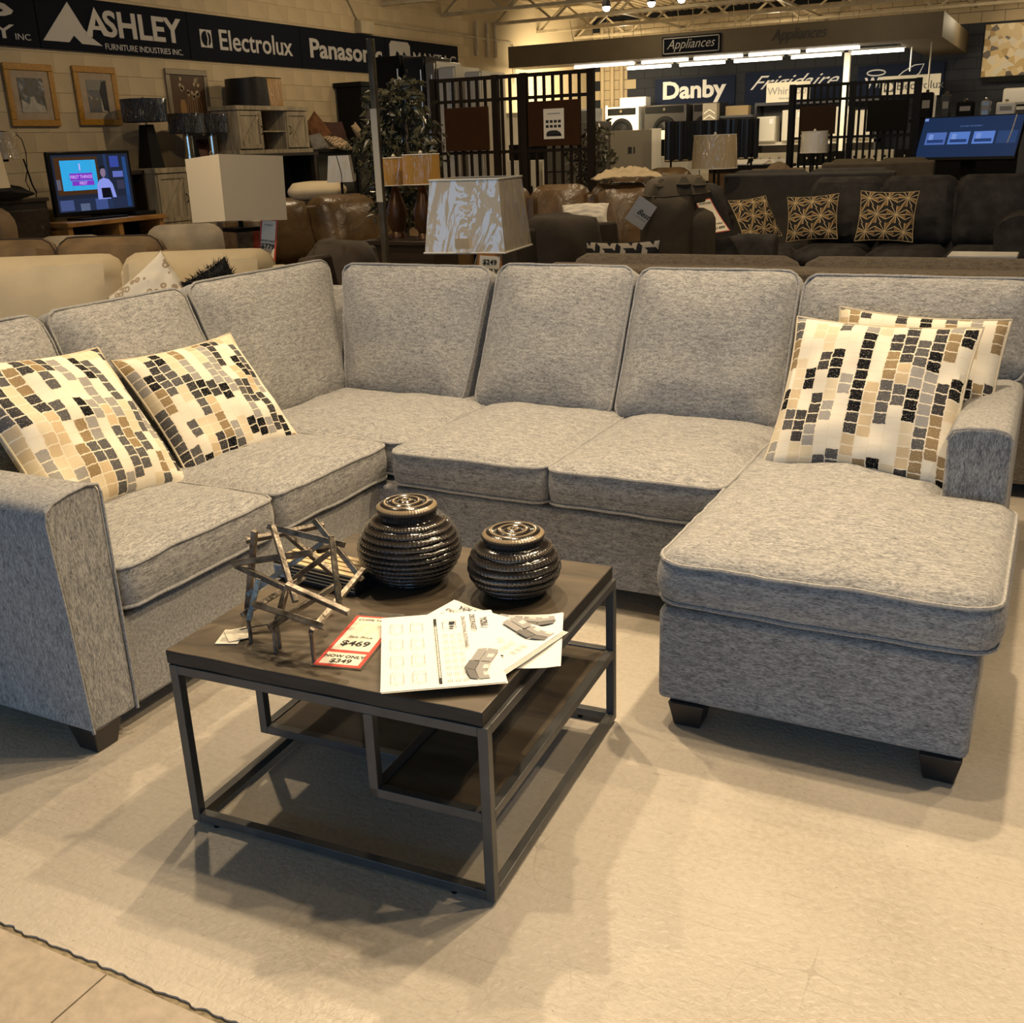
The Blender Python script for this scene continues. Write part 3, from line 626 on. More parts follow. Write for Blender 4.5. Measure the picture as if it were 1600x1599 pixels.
# back cushions on the right run (leaning)
LN = math.radians(24.8)
def MBR(x, y=3.68, z=.475, T=.17):
    Mx = Matrix(((1, 0, 0), (0, math.sin(LN), -math.cos(LN)), (0, math.cos(LN), math.sin(LN))))
    n = Mx.col[2]; p = Vector((x, y, z))-n*(T/2)-O0
    m = Mx.to_4x4(); m.translation = p; return m
def MBL(y, x=-2.74, z=.475, T=.17):
    s, c = math.sin(LN), math.cos(LN)
    Mx = Matrix(((0, -s, c), (1, 0, 0), (0, c, s))); n = Mx.col[2]; p = Vector((x, y, z))-n*(T/2)-O0
    m = Mx.to_4x4(); m.translation = p; return m
def shr(w, l, r): return lambda x, y: (x+(l*(1-x/w)+r*x/w)*y/.58, y)
kb = dict(crown=.05, r=.014, rc=.05, pmat=PIPE, wav=.007, bulge=.012, dm=.22)
cushion('back_cushion', sec, FAB, MBR(-2.735), .585, .592, .17, shear=shr(.585, -.135, .035), seed=11, **kb)
cushion('back_cushion', sec, FAB, MBR(-2.088), .600, .605, .17, shear=shr(.6, .015, .01), seed=12, **kb)
cushion('back_cushion', sec, FAB, MBR(-1.465), .632, .600, .17, shear=shr(.632, .012, 0), seed=13, **kb)
cushion('back_cushion', sec, FAB, MBR(-.812), .762, .588, .17, notch=(.17, .235, 'lo'), seed=14, **kb)
cushion('back_cushion', sec, FAB, MBL(3.065), .655, .605, .17, shear=shr(.655, .02, .28), seed=15, **kb)
cushion('back_cushion', sec, FAB, MBL(2.405), .640, .595, .17, shear=shr(.64, .01, .01), seed=16, **kb)
cushion('back_cushion', sec, FAB, MBL(1.76), .630, .595, .17, seed=17, **kb)
# frame behind the cushions
b = B(); b.prism([(3.86, .30), (4.09, .86), (4.13, .885), (4.19, .87), (4.20, .075), (3.86, .075)], 0, -3.20, -.05); shp(b, 'back_frame', FAB, bevel=.01)
b = B(); b.prism([(-2.92, .30), (-3.15, .86), (-3.18, .885), (-3.24, .87), (-3.25, .075), (-2.92, .075)], 1, 1.70, 4.20); shp(b, 'back_frame', FAB, bevel=.01)
# arms
ya, yb = 1.606, 1.757
prL = [(ya, .07), (ya-.012, .40), (ya-.026, .665), (ya-.018, .69), (ya+.005, .706), (ya+.05, .716), (ya+.11, .722), (yb-.008, .714), (yb, .695), (yb, .07)]
b = B(); b.prism(prL, 0, -3.15, -2.095); arm = shp(b, 'arm', FABV, bevel=.010, seg=3)
for dx in (-2.093, ):
    B().tube([(dx+1.6, y-3.0, z) for y, z in prL], .0048, 6).done('piping', PIPE, arm, loc=(0, 0, 0), M=Matrix.Translation(O0)@Matrix.Identity(4))
xr0, xr1 = -.216, -.050
prR = [(xr0, .30), (xr0-.002, .655), (xr0+.012, .683), (xr0+.05, .692), (xr1-.045, .695), (xr1-.008, .684), (xr1+.004, .655), (xr1, .07), (xr1-.12, .07)]
b = B(); b.prism(prR, 1, 3.105, 4.12); arm2 = shp(b, 'arm', FABV, bevel=.012, seg=3)
B().tube([(x+1.6, 3.101-3.0, z) for x, z in prR[1:7]], .0045, 6).done('piping', PIPE, arm2, M=Matrix.Translation(O0))
# legs
FOOT = mat('dark_wood_foot', (.022, .018, .016), .38)
for (x, y, sx, sy) in [(-.735, 2.405, 1, 1), (-.105, 2.405, 1, 1), (-2.145, 1.655, 1, 1), (-2.145, 3.8, 1, 1), (-3.12, 1.70, 1, 1), (-.12, 4.1, 1, 1), (-1.45, 4.1, 1, 1), (-3.1, 4.1, 1, 1)]:
    b = B(); b.box((x, y, .036), (.098, .095, .072), taper=.72); shp(b, 'leg', FOOT, bevel=.003)

# throw pillows
seamw = mat('pillow_seam', (.62, .54, .40), .9)
MO = [mosaic('mosaic_print_%s' % w, 14, 15, s) for w, s in (('one', 1.), ('two', 2.), ('three', 5.), ('four', 8.))]
s37, c37 = math.sin(math.radians(40)), math.cos(math.radians(40))
def MP(c, x, y): return frame3(c, x, y)
pillow('throw_pillow', 'mosaic print pillow leaning just behind the left arm of sectional', 'pillow', MP((-2.640, 2.175, .700), (-.10, 1, -.10), (-.62, .06, .78)), .60, .56, .17, MO[0], 'mosaic throw pillows on the grey sectional', seamw, seed=1)
pillow('throw_pillow', 'mosaic print pillow second from the left, on the middle left seat', 'pillow', MP((-2.645, 2.765, .650), (.12, 1, .02), (-.64, -.02, .76)), .53, .50, .17, MO[1], 'mosaic throw pillows on the grey sectional', seamw, seed=2)
pillow('throw_pillow', 'mosaic print pillow in front of the pair on the chaise', 'pillow', MP((-.475, 3.375, .690), (1, -.06, -.01), (.09, .56, .80)), .575, .54, .17, MO[2], 'mosaic throw pillows on the grey sectional', seamw, seed=3)
pillow('throw_pillow', 'mosaic print pillow at the back of the pair on the chaise', 'pillow', MP((-.375, 3.56, .695), (1, .05, -.05), (.05, .42, .9)), .53, .50, .16, MO[3], 'mosaic throw pillows on the grey sectional', seamw, seed=4)

# ================================================================== coffee table (own yaw)
TO = Vector((-.8735, 1.5349, 0)); TY = .0542
TM = Matrix.Translation(TO) @ Matrix.Rotation(TY, 4, 'Z')
def tw(a, b, z): return TM @ Vector((a, b, z))
tbl = thing('coffee_table', 'square coffee table with dark plank top and gunmetal frame', 'table', TO, TY)
TOPW = wood('smoked_wood', (.042, .031, .020), (.125, .096, .062), .45, (3, 14, 30), .25)
TEDGE = wood('charred_edge', (.010, .009, .008), (.032, .026, .020), .5, (6, 6, 30), .3)
w = .022; AX, BY = -.784, .789
b = B(); 
n = 40
pts = [(AX-.006+(.780)*k/n, .001+NZ((k*.02, 0, 0), 9, 5)*.004) for k in range(n+1)]+[(-.010+0*k, BY*k/6+.001) for k in range(1, 7)]+[(AX-.004, BY+.001)]
b.prism(pts, 2, .420, .453); top_ = b.done('tabletop', [TOPW, TEDGE], tbl, bevel=.003)
for f in top_.data.polygons: f.material_index = 0 if f.normal.z > .5 else 1
def rail(a, c, nm='rail'): B().bar(a, c, w).done(nm, STEEL, tbl, bevel=.0015)
h = w/2
for x, y in ((AX+h, h), (-h, h), (AX+h, BY-h), (-h, BY-h)): B().bx(x-h, x+h, y-h, y+h, .010, .420).done('leg', STEEL, tbl, bevel=.0015)
for z in (.420-h, .010+h):
    rail((AX+w, h, z), (-w, h, z)); rail((AX+w, BY-h, z), (-w, BY-h, z)); rail((AX+h, w, z), (AX+h, BY-w, z)); rail((-h, w, z), (-h, BY-w, z))
for x, y in ((AX+.06, h), (-.10, h), (-.10, BY-h), (AX+.06, BY-h)): B().lathe([(.007, 0), (.007, .010)], 10, (x, y, 0)).done('glide', BLACK, tbl)
# right-hand shelf on its hanging frame
B().bx(-.283, -.261, 0, w, .200, .398).done('upright', STEEL, tbl, bevel=.0015); rail((-.283, h, .211), (-w, h, .211)); rail((-.272, w, .211), (-.272, BY-w, .211)); rail((-h, w, .211), (-h, BY-w, .211)); rail((-.283, BY-h, .211), (-w, BY-h, .211))
B().bx(-.283, -.261, BY-w, BY, .200, .398).done('upright', STEEL, tbl, bevel=.0015)
B().bx(-.261, -w, w, BY-w, .204, .218).done('shelf', TOPW, tbl, bevel=.001)
# rear-left shelf hung lower
rail((AX+w, .286, .100), (-.25, .286, .100)); B().bx(AX, AX+w, .275, .297, .089, .398).done('upright', STEEL, tbl, bevel=.0015); rail((AX+h, .297, .100), (AX+h, BY-w, .100)); rail((AX+w, BY-h, .100), (-.25, BY-h, .100)); rail((-.239, .275, .100), (-.239, BY-w, .100))
B().bx(-.250, -.228, .275, .297, .111, .200).done('upright', STEEL, tbl, bevel=.0015)
B().bx(AX+w, -.25, .297, BY-w, .094, .107).done('shelf', TOPW, tbl, bevel=.001)

# ribbed ceramic vases
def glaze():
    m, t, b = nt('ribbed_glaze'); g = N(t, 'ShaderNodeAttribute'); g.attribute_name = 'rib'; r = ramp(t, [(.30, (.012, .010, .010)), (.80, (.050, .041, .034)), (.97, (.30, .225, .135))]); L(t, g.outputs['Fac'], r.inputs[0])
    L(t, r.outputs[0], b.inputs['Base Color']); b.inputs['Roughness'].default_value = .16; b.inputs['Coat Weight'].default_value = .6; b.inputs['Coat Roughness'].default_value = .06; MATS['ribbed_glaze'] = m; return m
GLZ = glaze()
def vase(label, a, bb, H, R, rb, rn, ribs, seed):
    prof = []; n = 150; ribs_ = []
    for k in range(n+1):
        u = k/n; zz = H*.80*u
        base = rb+(R-rb)*math.sin(min(1, u/.52)*PI/2)**.8 if u < .52 else rn*1.12+(R-rn*1.12)*math.cos((u-.52)/.48*PI/2)**.75
        prof.append((base, zz))
    neck = [(rn*1.02, H*.81), (rn*.98, H*.84), (rn*1.05, H*.86), (rn*1.10, H*.90), (rn*1.06, H*.93), (rn*.95, H*.955)]
    topr = []
    for k in range(28):
        u = 1-(k+1)/28; topr.append((max(.0015, rn*.93*u), H*.96+H*.02*(1-u)+.0035*abs(math.sin(u*PI*3.0))))
    m1 = len(prof)
    def fn(a_, z, j):
        if j < m1:
            u = j/n; ph = u*ribs*PI+.35*math.sin(a_+seed)+.25*NZ((math.cos(a_)*2, math.sin(a_)*2, u*4), 1.5, seed)
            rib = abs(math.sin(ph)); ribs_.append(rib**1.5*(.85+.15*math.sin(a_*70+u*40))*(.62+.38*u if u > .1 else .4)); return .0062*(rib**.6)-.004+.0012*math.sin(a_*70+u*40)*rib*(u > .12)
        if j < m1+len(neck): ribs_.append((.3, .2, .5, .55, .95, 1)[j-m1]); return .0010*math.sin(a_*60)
        q = abs(math.sin((1-(j-m1-len(neck)+1)/28)*PI*3.0)); ribs_.append(q**2); return 0
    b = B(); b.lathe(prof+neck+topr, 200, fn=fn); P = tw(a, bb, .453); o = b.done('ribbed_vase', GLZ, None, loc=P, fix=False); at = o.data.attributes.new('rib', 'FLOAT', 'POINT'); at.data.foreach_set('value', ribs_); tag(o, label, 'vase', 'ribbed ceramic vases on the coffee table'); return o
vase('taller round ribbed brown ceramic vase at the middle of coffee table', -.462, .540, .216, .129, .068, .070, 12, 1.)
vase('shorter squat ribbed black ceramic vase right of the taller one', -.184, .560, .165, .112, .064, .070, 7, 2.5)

# stick sculpture
STICKS = [((-0.679, 0.22, 0.672), (-0.728, 0.22, 0.468)), ((-0.725, 0.24, 0.635), (-0.586, 0.36, 0.649)), ((-0.624, 0.2, 0.696), (-0.438, 0.22, 0.667)), ((-0.611, 0.2, 0.699), (-0.51, 0.12, 0.562)), ((-0.665, 0.3, 0.648), (-0.557, 0.34, 0.533)), ((-0.598, 0.34, 0.666), (-0.453, 0.3, 0.55)), ((-0.456, 0.2, 0.693), (-0.397, 0.12, 0.562)), ((-0.538, 0.28, 0.639), (-0.674, 0.16, 0.537)), ((-0.706, 0.16, 0.61), (-0.526, 0.22, 0.638)), ((-0.71, 0.18, 0.597), (-0.53, 0.12, 0.591)), ((-0.529, 0.12, 0.6), (-0.36, 0.1, 0.568)), ((-0.619, 0.14, 0.594), (-0.629, 0.1, 0.507)), ((-0.502, 0.26, 0.629), (-0.648, 0.3, 0.523)), ((-0.469, 0.22, 0.568), (-0.543, 0.06, 0.521)), ((-0.609, 0.1, 0.551), (-0.398, 0.06, 0.547)), ((-0.46, 0.32, 0.567), (-0.441, 0.07, 0.524)), ((-0.565, 0.16, 0.563), (-0.551, 0.1, 0.513)), ((-0.614, 0.3, 0.534), (-0.68, 0.14, 0.494)), ((-0.529, 0.3, 0.62), (-0.569, 0.3, 0.608))]
AGED = mat('aged_bronze', (.20, .17, .135), .38, .75, var=.75, vscale=28, bump=.2, bscale=90)
sculpt = thing('stick_sculpture', 'open sculpture of crossed aged metal sticks on the coffee table', 'sculpture', tw(-.56, .2, .453))
TMr = Matrix.Translation(-tw(-.56, .2, .453)) @ TM
for i, (p, q) in enumerate(STICKS):
    b = B(); b.bar(TMr @ Vector(p), TMr @ Vector(q), .0125, .0125, roll=i*.5); b.done('stick', AGED, sculpt, bevel=.0012)
for a, bb in ((-.728, .22), (-.629, .10), (-.441, .07), (-.543, .075), (-.551, .1)):
    p = TMr @ Vector((a, bb, .453)); z = min((v[2] for s_ in STICKS for v in s_ if abs(v[0]-a) < .02 and abs(v[1]-bb) < .03), default=.5)
    B().tube([p+Vector((0, 0, .001)), p+Vector((0, 0, z-.453))], .0045, 8).done('foot_stick', AGED, sculpt)
# swing tag tied to it
t = thing('swing_tag', 'white barcode tag tied by black string, left edge of table', 'tag', tw(-.688, .105, .4545), TY+.35)
B().bx(-.026, .026, -.036, .036, 0, .0012).done('card', PAPERW, t); B().box((.012, .008, .003), (.05, .062, .001), Matrix.Rotation(.5, 3, 'Z')).done('card', PAPERW, t)
b = B(); [b.bx(-.018+k*.0026, -.0168+k*.0026, -.025, -.005, .0012, .0016) for k in range(8)]; b.done('barcode', GREYINK, t)
B().tube([(.01, .03, .004), (.05, .045, .006), (.10, .03, .02), (.125, .02, .075)], .0012, 5).done('string', BLACK, t)

# black box with a slatted pale lid behind the sculpture
t = thing('slatted_box', 'black box with pale slatted lid behind the stick sculpture', 'box', tw(-.665, .468, .4535), TY-.14)
B().bx(-.135, .135, -.055, .055, 0, .046).done('body', mat('box_black', (.010, .010, .011), .6), t, bevel=.003)
for k in range(5): B().bx(-.132, .132, -.052+.021*k, -.036+.021*k, .046, .052+.001*(k % 2)).done('slat', mat('pale_slat', (.62, .47, .26), .6, var=.15), t, bevel=.001)
for k in range(4): B().bx(-.133, .133, -.0565, -.055, .012+.009*k, .014+.009*k).done('slat_edge', mat('pale_slat', (.62, .47, .26)), t)
B().bx(-.130, -.085, -.058, -.0555, .008, .040).done('label', mat('label_grey', (.38, .40, .42), .6), t); b = B(); [b.bx(-.127, -.10+.004*(k % 3), -.0585, -.058, .033-k*.004, .0345-k*.004) for k in range(5)]; b.done('printing', INK, t)
B().lathe([(.008, 0), (.009, .003)], 12).done('clasp', CHROME, t, loc=(.088, -.0555, .022), rot=(PI/2, 0, 0))

# price tag in clear holder
def tag_card(name, label, M, lines, w=.107, h=.253, group=None, cat='price tag'):
    t = thing(name, label, cat, group=group); t.matrix_world = M
    B().bx(-w/2-.004, w/2+.004, -h/2-.004, h/2+.022, 0, .0010).done('clear_holder', mat('clear_vinyl', (.75, .73, .66), .08, trans=.9), t)
    B().bx(-w/2, w/2, -h/2, h/2-.004, .0011, .0017).done('card', REDINK, t)
    B().bx(-w/2+.009, w/2-.009, -h/2+.075, h/2-.012, .0017, .0021).done('paper', PAPERW, t); B().bx(-w/2+.009, w/2-.009, -h/2+.010, -h/2+.062, .0017, .0021).done('paper', PAPERW, t)
    b = B()
    for body, size, x, y, kw in lines: text_mesh(b.bm, body, size, Matrix.Translation((x, y, .0026)), **kw)
    b.done('lettering', INK, t, smooth=False); return t
ux = (TM.to_3x3() @ Vector((.985, .17, 0))).normalized(); uy = Vector((-ux.y, ux.x, 0))
tag_card('price_tag', 'red bordered COFFE TABLE price tag lying flat on coffee table', frame3(tw(-.402, .188, .4545), ux, (TM.to_3x3() @ Vector((-.18, .98, 0)))),
         [('COFFE TABLE', .0130, 0, .100, dict(off=.0002)), ('Sale Price', .0145, 0, .012, dict(shear=.2)), ('$469', .033, 0, -.020, dict(off=.0009)), ('NOW ONLY', .0165, 0, -.082, dict(off=.0004)), ('$349', .0240, 0, -.103, dict(off=.0006))])
# printed sheets
def sheet(label, A_, Bp, z, portrait, content, n=3):
    """sheet with lower-left at A_, u axis toward Bp (table-local)"""
    A_, Bp = Vector((*A_, 0)), Vector((*Bp, 0)); u = (TM.to_3x3() @ (Bp-A_)).normalized(); Wd = (Bp-A_).length; v = Vector((-u.y, u.x, 0))
    M = frame3(tw(A_.x, A_.y, z), u, v); t = thing('printed_sheet', label, 'paper', group='printed catalogue sheets on the coffee table'); t.matrix_world = M
    Hh = portrait
    b = B(); nn = 10
    for l in range(n):
        zz = l*.0012; o = l*.003
        vs = [[b.bm.verts.new((Wd*i/nn-o, Hh*j/nn-o*.6, zz+.010*max(0, (abs(i/nn-.5)*2))**6*.6)) for j in range(nn+1)] for i in range(nn+1)]
        for i in range(nn):
            for j in range(nn): b.bm.faces.new((vs[i][j], vs[i+1][j], vs[i+1][j+1], vs[i][j+1]))
    b.done('page', PAPER, t, fix=False); zt = (n-1)*.0012+.0010
    content(t, Wd, Hh, zt+.0035); return t
def rects(t, m, R_, z, name='printing'):
    b = B()
    for x0, x1, y0, y1 in R_: b.poly([(x0, y0, z), (x1, y0, z), (x1, y1, z), (x0, y1, z)])
    b.done(name, m, t, smooth=False, fix=False)
def outline(x0, x1, y0, y1, q=.0012): return [(x0, x1, y0, y0+q), (x0, x1, y1-q, y1), (x0, x0+q, y0, y1), (x1-q, x1, y0, y1)]
def sofa_print(t, x, y, s, z, rot=0):
    """small printed picture of a sectional with chaise, in tonal shapes"""
    cr, sr = math.cos(rot), math.sin(rot)
    def P(a, c): return (x+(a*cr-c*sr)*s, y+(a*sr+c*cr)*s, z)
    for m, shapes in ((MIDINK, [[(0, 0), (.42, -.12), (.50, .12), (.10, .22)], [(.44, -.12), (.92, .02), (1, .22), (.52, .12)]]),
                      (GREYINK, [[(.10, .23), (.50, .13), (.98, .24), (.95, .50), (.55, .40), (.15, .50)], [(-.62, .44), (.05, .24), (.12, .50), (-.5, .70)], [(-.6, .18), (.0, .0), (.04, .22), (-.62, .42)]]),
                      (mat('pale_ink', (.62, .61, .59), .8), [[(-.3, .44), (-.12, .39), (-.10, .56), (-.28, .6)], [(.25, .34), (.45, .3), (.47, .44), (.28, .47)], [(.62, .32), (.8, .35), (.8, .46), (.64, .44)]]),
                      (INK, [[(0, -.02), (.42, -.14), (.43, -.125), (0, 0)], [(.09, .22), (.50, .12), (.50, .135), (.09, .235)], [(.43, -.13), (.92, .01), (.92, .025), (.43, -.115)]])):
        for q in shapes:
            b = B(); b.poly([(P(*p)[0], P(*p)[1], z+(.0004 if m is INK else .0002 if m.name == 'pale_ink' else 0)) for p in q])
            b.done('sofa_picture', m, t, smooth=False, fix=False)
def page_one(t, W_, H_, z):
    R_ = []
    for i in range(4):
        for j in range(2):
            x, y = .035+i*.078, .018+j*.045; R_ += outline(x, x+.042, y, y+.028)+[(x-.008, x-.001, y+.004, y+.005), (x+.044, x+.05, y+.012, y+.013), (x+.012, x+.03, y+.008, y+.0088)]
    rects(t, GREYINK, R_, z)
    rects(t, INK, outline(.02, W_-.02, .116, .122, .0012)+[(.02, .05, .116, .122), (W_-.045, W_-.02, .116, .122)]+[(.05+k*.027, .0512+k*.027, .116, .122) for k in range(10)], z, 'scale_bar')
    rects(t, GREYINK, [(.04+i*.030, .054+i*.030, .134+j*.016+k*.004, .1350+j*.016+k*.004) for i in range(10) for j in range(3) for k in range(3) if not (i < 2)], z)
    rects(t, INK, outline(.035, .075, .135, .165, .001)+[(.04, .05, .15, .163), (.062, .07, .15, .16)], z)
    b = B(); rt = lambda x, y, a: Matrix.Translation((x, y, z)) @ Matrix.Rotation(a, 4, 'Z')
    text_mesh(b.bm, '2541 SECTIONAL SECTIONNEL', .0115, rt(.095, .1825, 0), off=.0001); text_mesh(b.bm, 'DECOR-REST', .0165, rt(.050, .2035, 0), off=.0002, sx=.85); text_mesh(b.bm, 'YOU', .022, rt(.052, .228, 0), off=.0006); b.done('lettering', INK, t, smooth=False)
    sofa_print(t, .235, .185, .085, z, -.1)
def page_two(t, W_, H_, z):
    b = B(); T_ = lambda x, y: Matrix.Translation((x, y, z))
    text_mesh(b.bm, 'YOU', .022, T_(.048, H_-.030), off=.0006); text_mesh(b.bm, 'DECOR-REST', .0155, T_(.052, H_-.054), off=.0001); text_mesh(b.bm, '2541 SECTIONAL', .011, T_(.05, H_-.076)); b.done('lettering', INK, t, smooth=False)
    sofa_print(t, .215, H_-.062, .09, z, -.05)
    rects(t, GREYINK, [(.14+i*.030, .158+i*.030, .10+j*.018+k*.004, .1012+j*.018+k*.004) for i in range(5) for j in range(3) for k in range(3)], z)
    rects(t, INK, [(.15, .235, .079, .0805), (.235, .262, .077, .082)], z, 'scale_bar'); rects(t, GREYINK, outline(.17, .21, .04, .068)+outline(.22, .25, .045, .068), z)
def page_three(t, W_, H_, z):
    sofa_print(t, W_-.10, H_-.062, .085, z, .05); rects(t, GREYINK, [(.06+i*.04, .085+i*.04, .05+j*.02, .0512+j*.02) for i in range(5) for j in range(5)], z)
sheet('furthest of the printed sheets, partly under the other catalogue pages', (-.212, .120), (.068, .221), .4545, .262, page_three, 2)
sheet('middle printed sheet, tilted, heading at its left corner, sofa picture right', (-.330, .188), (-.025, .120), .4595, .252, page_two, 4)
sheet('front printed sheet overhanging table edge, its text turned sideways', (-.389, .271), (-.214, -.030), .4665, .252, page_one, 2)

# ================================================================== background furniture
def sofa(name, label, loc, rz, n, sw, m, fdrop=.13, seat_h=.46, top=.95, depth=.62, arm_w=.18, arm_h=.62, arms=(1, 1), pipe=0, puff=.05, lean=14, T=.19, group=None, feet=True, gap=.006, arm_r=.07, cat='sofa', seam=None, back_h=None):
    """generic upholstered seating: faces local -y; seat row centred on x; back face at y=0, seat front at y=-depth"""
    t = thing(name, label, cat, loc, rz, group); Wd = n*sw; res = .07
    aw0 = arm_w if arms[0] else 0; aw1 = arm_w if arms[1] else 0
    b = B(); b.bx(-Wd/2-aw0*.4, Wd/2+aw1*.4, -depth+.03, .27, .06, seat_h-.15); b.done('base', m, t, bevel=.02)
    ln = math.radians(lean); s_, c_ = math.sin(ln), math.cos(ln)
    Mb = Matrix(((1, 0, 0), (0, s_, -c_), (0, c_, s_)))
    H = (top-seat_h)/c_ if back_h is None else back_h
    for k in range(n):
        x = -Wd/2+k*sw
        Ms = Matrix.Translation((x+gap/2, -depth, seat_h-.085))
        cushion('seat_cushion', t, m, Ms, sw-gap, depth, .15, crown=.03, r=puff*.8, rc=.06, pipe=pipe, seed=k+3, res=res, pmat=seam)
        Mx = Mb.to_4x4(); Mx.translation = Vector((x+gap/2, 0, seat_h-.01))-Vector(Mb.col[2])*(T/2)
        cushion('back_cushion', t, m, Mx, sw-gap, H, T, crown=max(.05, puff*.9), crownb=.02, r=puff, rc=max(.09, puff*1.5), dm=.24, pipe=pipe, seed=k+7, res=res, bulge=.012, wav=.008, pmat=seam)
    b = B(); b.prism([(.12, .06), (.10, top*.55), (.17, top-fdrop+.01), (.30, top-fdrop), (.32, .06)], 0, -Wd/2-aw0*.6, Wd/2+aw1*.6); b.done('back_frame', m, t, bevel=.02)
    for sgn, on in ((-1, arms[0]), (1, arms[1])):
        if not on: continue
        x0 = sgn*(Wd/2)+(0 if sgn > 0 else -arm_w)
        pr = [(x0+.02, .06), (x0-.01, arm_h-arm_r), (x0+.01, arm_h-.02), (x0+arm_w*.3, arm_h), (x0+arm_w*.7, arm_h), (x0+arm_w-.01, arm_h-.02), (x0+arm_w+.01, arm_h-arm_r), (x0+arm_w-.02, .06)]
        if puff >= .08:
            cushion('arm', t, m, Matrix(((0, 0, 1, x0+arm_w/2), (-1, 0, 0, .26), (0, 1, 0, .08), (0, 0, 0, 1))) @ Matrix.Scale(-1, 4, (0, 0, 1)), depth+.30, arm_h-.08, arm_w, crown=.03, crownb=.03, r=arm_w*.42, rc=.16, pipe=0, res=.06, seed=5+sgn); continue
        b = B(); b.prism(pr, 1, -depth-.01, .26); b.done('arm', m, t, bevel=.03, seg=3)
    if feet:
        for sx in (-1, 1):
            for y in (-depth+.08, .2): B().box((sx*(Wd/2-.05), y, .03), (.07, .07, .06), taper=.8).done('leg', FOOT, t)
    return t
TAUPE = fabric('taupe_tweed', (.075, .06, .042), (.15, .12, .085), (.22, .18, .13))
CHARF = mat('charcoal_chenille', (.030, .027, .026), .9, var=.55, vscale=9, bump=.3, bscale=60)
CREAMF = mat('cream_linen', (.54, .445, .29), .9, var=.06, vscale=6, bump=.2, bscale=150)
BROWNF = mat('brown_microfibre', (.155, .098, .045), .75, var=.35, vscale=5, bump=.3, bscale=12)
DKBROWN = mat('dark_brown_microfibre', (.045, .030, .018), .8, var=.35, vscale=5, bump=.3, bscale=12)
OLIVEF = mat('olive_brown_fabric', (.075, .058, .036), .85, var=.2, vscale=8)
LEATH = leather('tan_brown_leather', (.13, .078, .032)); LEATH2 = leather('glossy_brown_leather', (.15, .088, .036))
VELV = mat('grey_beige_velvet', (.26, .215, .15), .7, var=.25, vscale=7)
# taupe sofa back-to-back with the sectional: it faces away, only its back shows
sofa('sofa', 'taupe tweed sofa standing back to back behind the grey sectional', (-1.02, 5.00, 0), PI, 2, 1.12, TAUPE, fdrop=.06, top=.985, lean=8, T=.16, puff=.05, arm_w=.16, arm_h=.60)
# cream sofa on the left
CA = -TH
cs = sofa('sofa', 'cream linen sofa with leopard and shaggy pillows behind the sectional left', (-4.86, 4.42, 0), CA, 2, .90, CREAMF, top=.985, lean=14, T=.20, puff=.07, arm_w=.10, arm_h=.60, arms=(0, 1), depth=.56)
Mcs = Matrix.Translation((-4.86, 4.42, 0)) @ Matrix.Rotation(CA, 4, 'Z')
def rel(M, c, x, y): R3 = M.to_3x3(); return frame3(M @ Vector(c), R3 @ Vector(x), R3 @ Vector(y))
pillow('throw_pillow', 'white leopard spot pillow standing on its corner on cream sofa', 'pillow', rel(Mcs, (.30, -.20, .71), (.8, .1, .6), (-.62, .25, .78)), .42, .42, .15, spots_pattern('leopard_print'), piping=CREAMF, seed=8)
def shaggy():
    M = rel(Mcs, (.66, -.24, .74), (.85, 0, .45), (-.45, .2, .85)); o = pillow('shaggy_pillow', 'black shaggy fur pillow on the cream sofa by its right arm', 'pillow', M, .30, .34, .12, mat('black_fur', (.008, .007, .007), .85), seed=9, n=18)
    b = B(); rnd = random.Random(4)
    for _ in range(2200):
        u, v = rnd.uniform(-1, 1), rnd.uniform(-1, 1); s = rnd.choice((-1, 1, 1)); q = max(0, (1-u*u)*(1-v*v))**.48
        p = Vector((u*.145, v*.165, s*.06*q)); d = Vector((u*.7+rnd.uniform(-.6, .6), v*.7+rnd.uniform(-.6, .6), s*(.2+q)))*.030
        a = Vector((rnd.uniform(-1, 1), rnd.uniform(-1, 1), 0)).normalized()*.003; b.poly([p-a, p+a, p+d])
    f = b.done('fur', mat('black_fur', (.008, .007, .007), .85), o, smooth=False, fix=False); f['kind'] = 'stuff'
shaggy()
# brown reclining sofa behind the cream one
sofa('recliner_sofa', 'brown microfibre reclining sofa behind the cream sofa at left', (-6.27, 4.70, 0), CA-.06, 3, .74, BROWNF, top=1.03, lean=12, T=.22, puff=.08, arm_w=.2, arm_h=.62, depth=.50, pipe=.006, seam=mat('dark_seam', (.03, .02, .012), .8))
# grey-beige dining chairs
def dining_chair(label, x, y, rz, wd=.50, top=1.0):
    t = thing('dining_chair', label, 'chair', (x, y, 0), rz, 'grey velvet dining chairs')
    cushion('backrest', t, VELV, frame3((-wd/2, 0, .48), (1, 0, 0), (0, .12, 1)), wd, top-.48, .07, crown=.02, r=.03, rc=.11, pipe=0, res=.05); cushion('seat', t, VELV, Matrix.Translation((-wd/2, -.48, .45)), wd, .48, .08, crown=.02, r=.03, rc=.06, pipe=0, res=.06)
    for sx in (-1, 1):
        for y0 in (-.42, -.04): B().tube([(sx*(wd/2-.06), y0, .42), (sx*(wd/2-.03), y0-.02 if y0 < -.2 else y0+.03, 0)], .012, 8).done('leg', BLACK, t)
dining_chair('grey velvet dining chair under the square beige lamp shade', -5.72, 5.92, CA+.05, .56, 1.02)
dining_chair('grey velvet dining chair barely showing in front of the television', -6.45, 5.52, CA+.1, .5, .97)
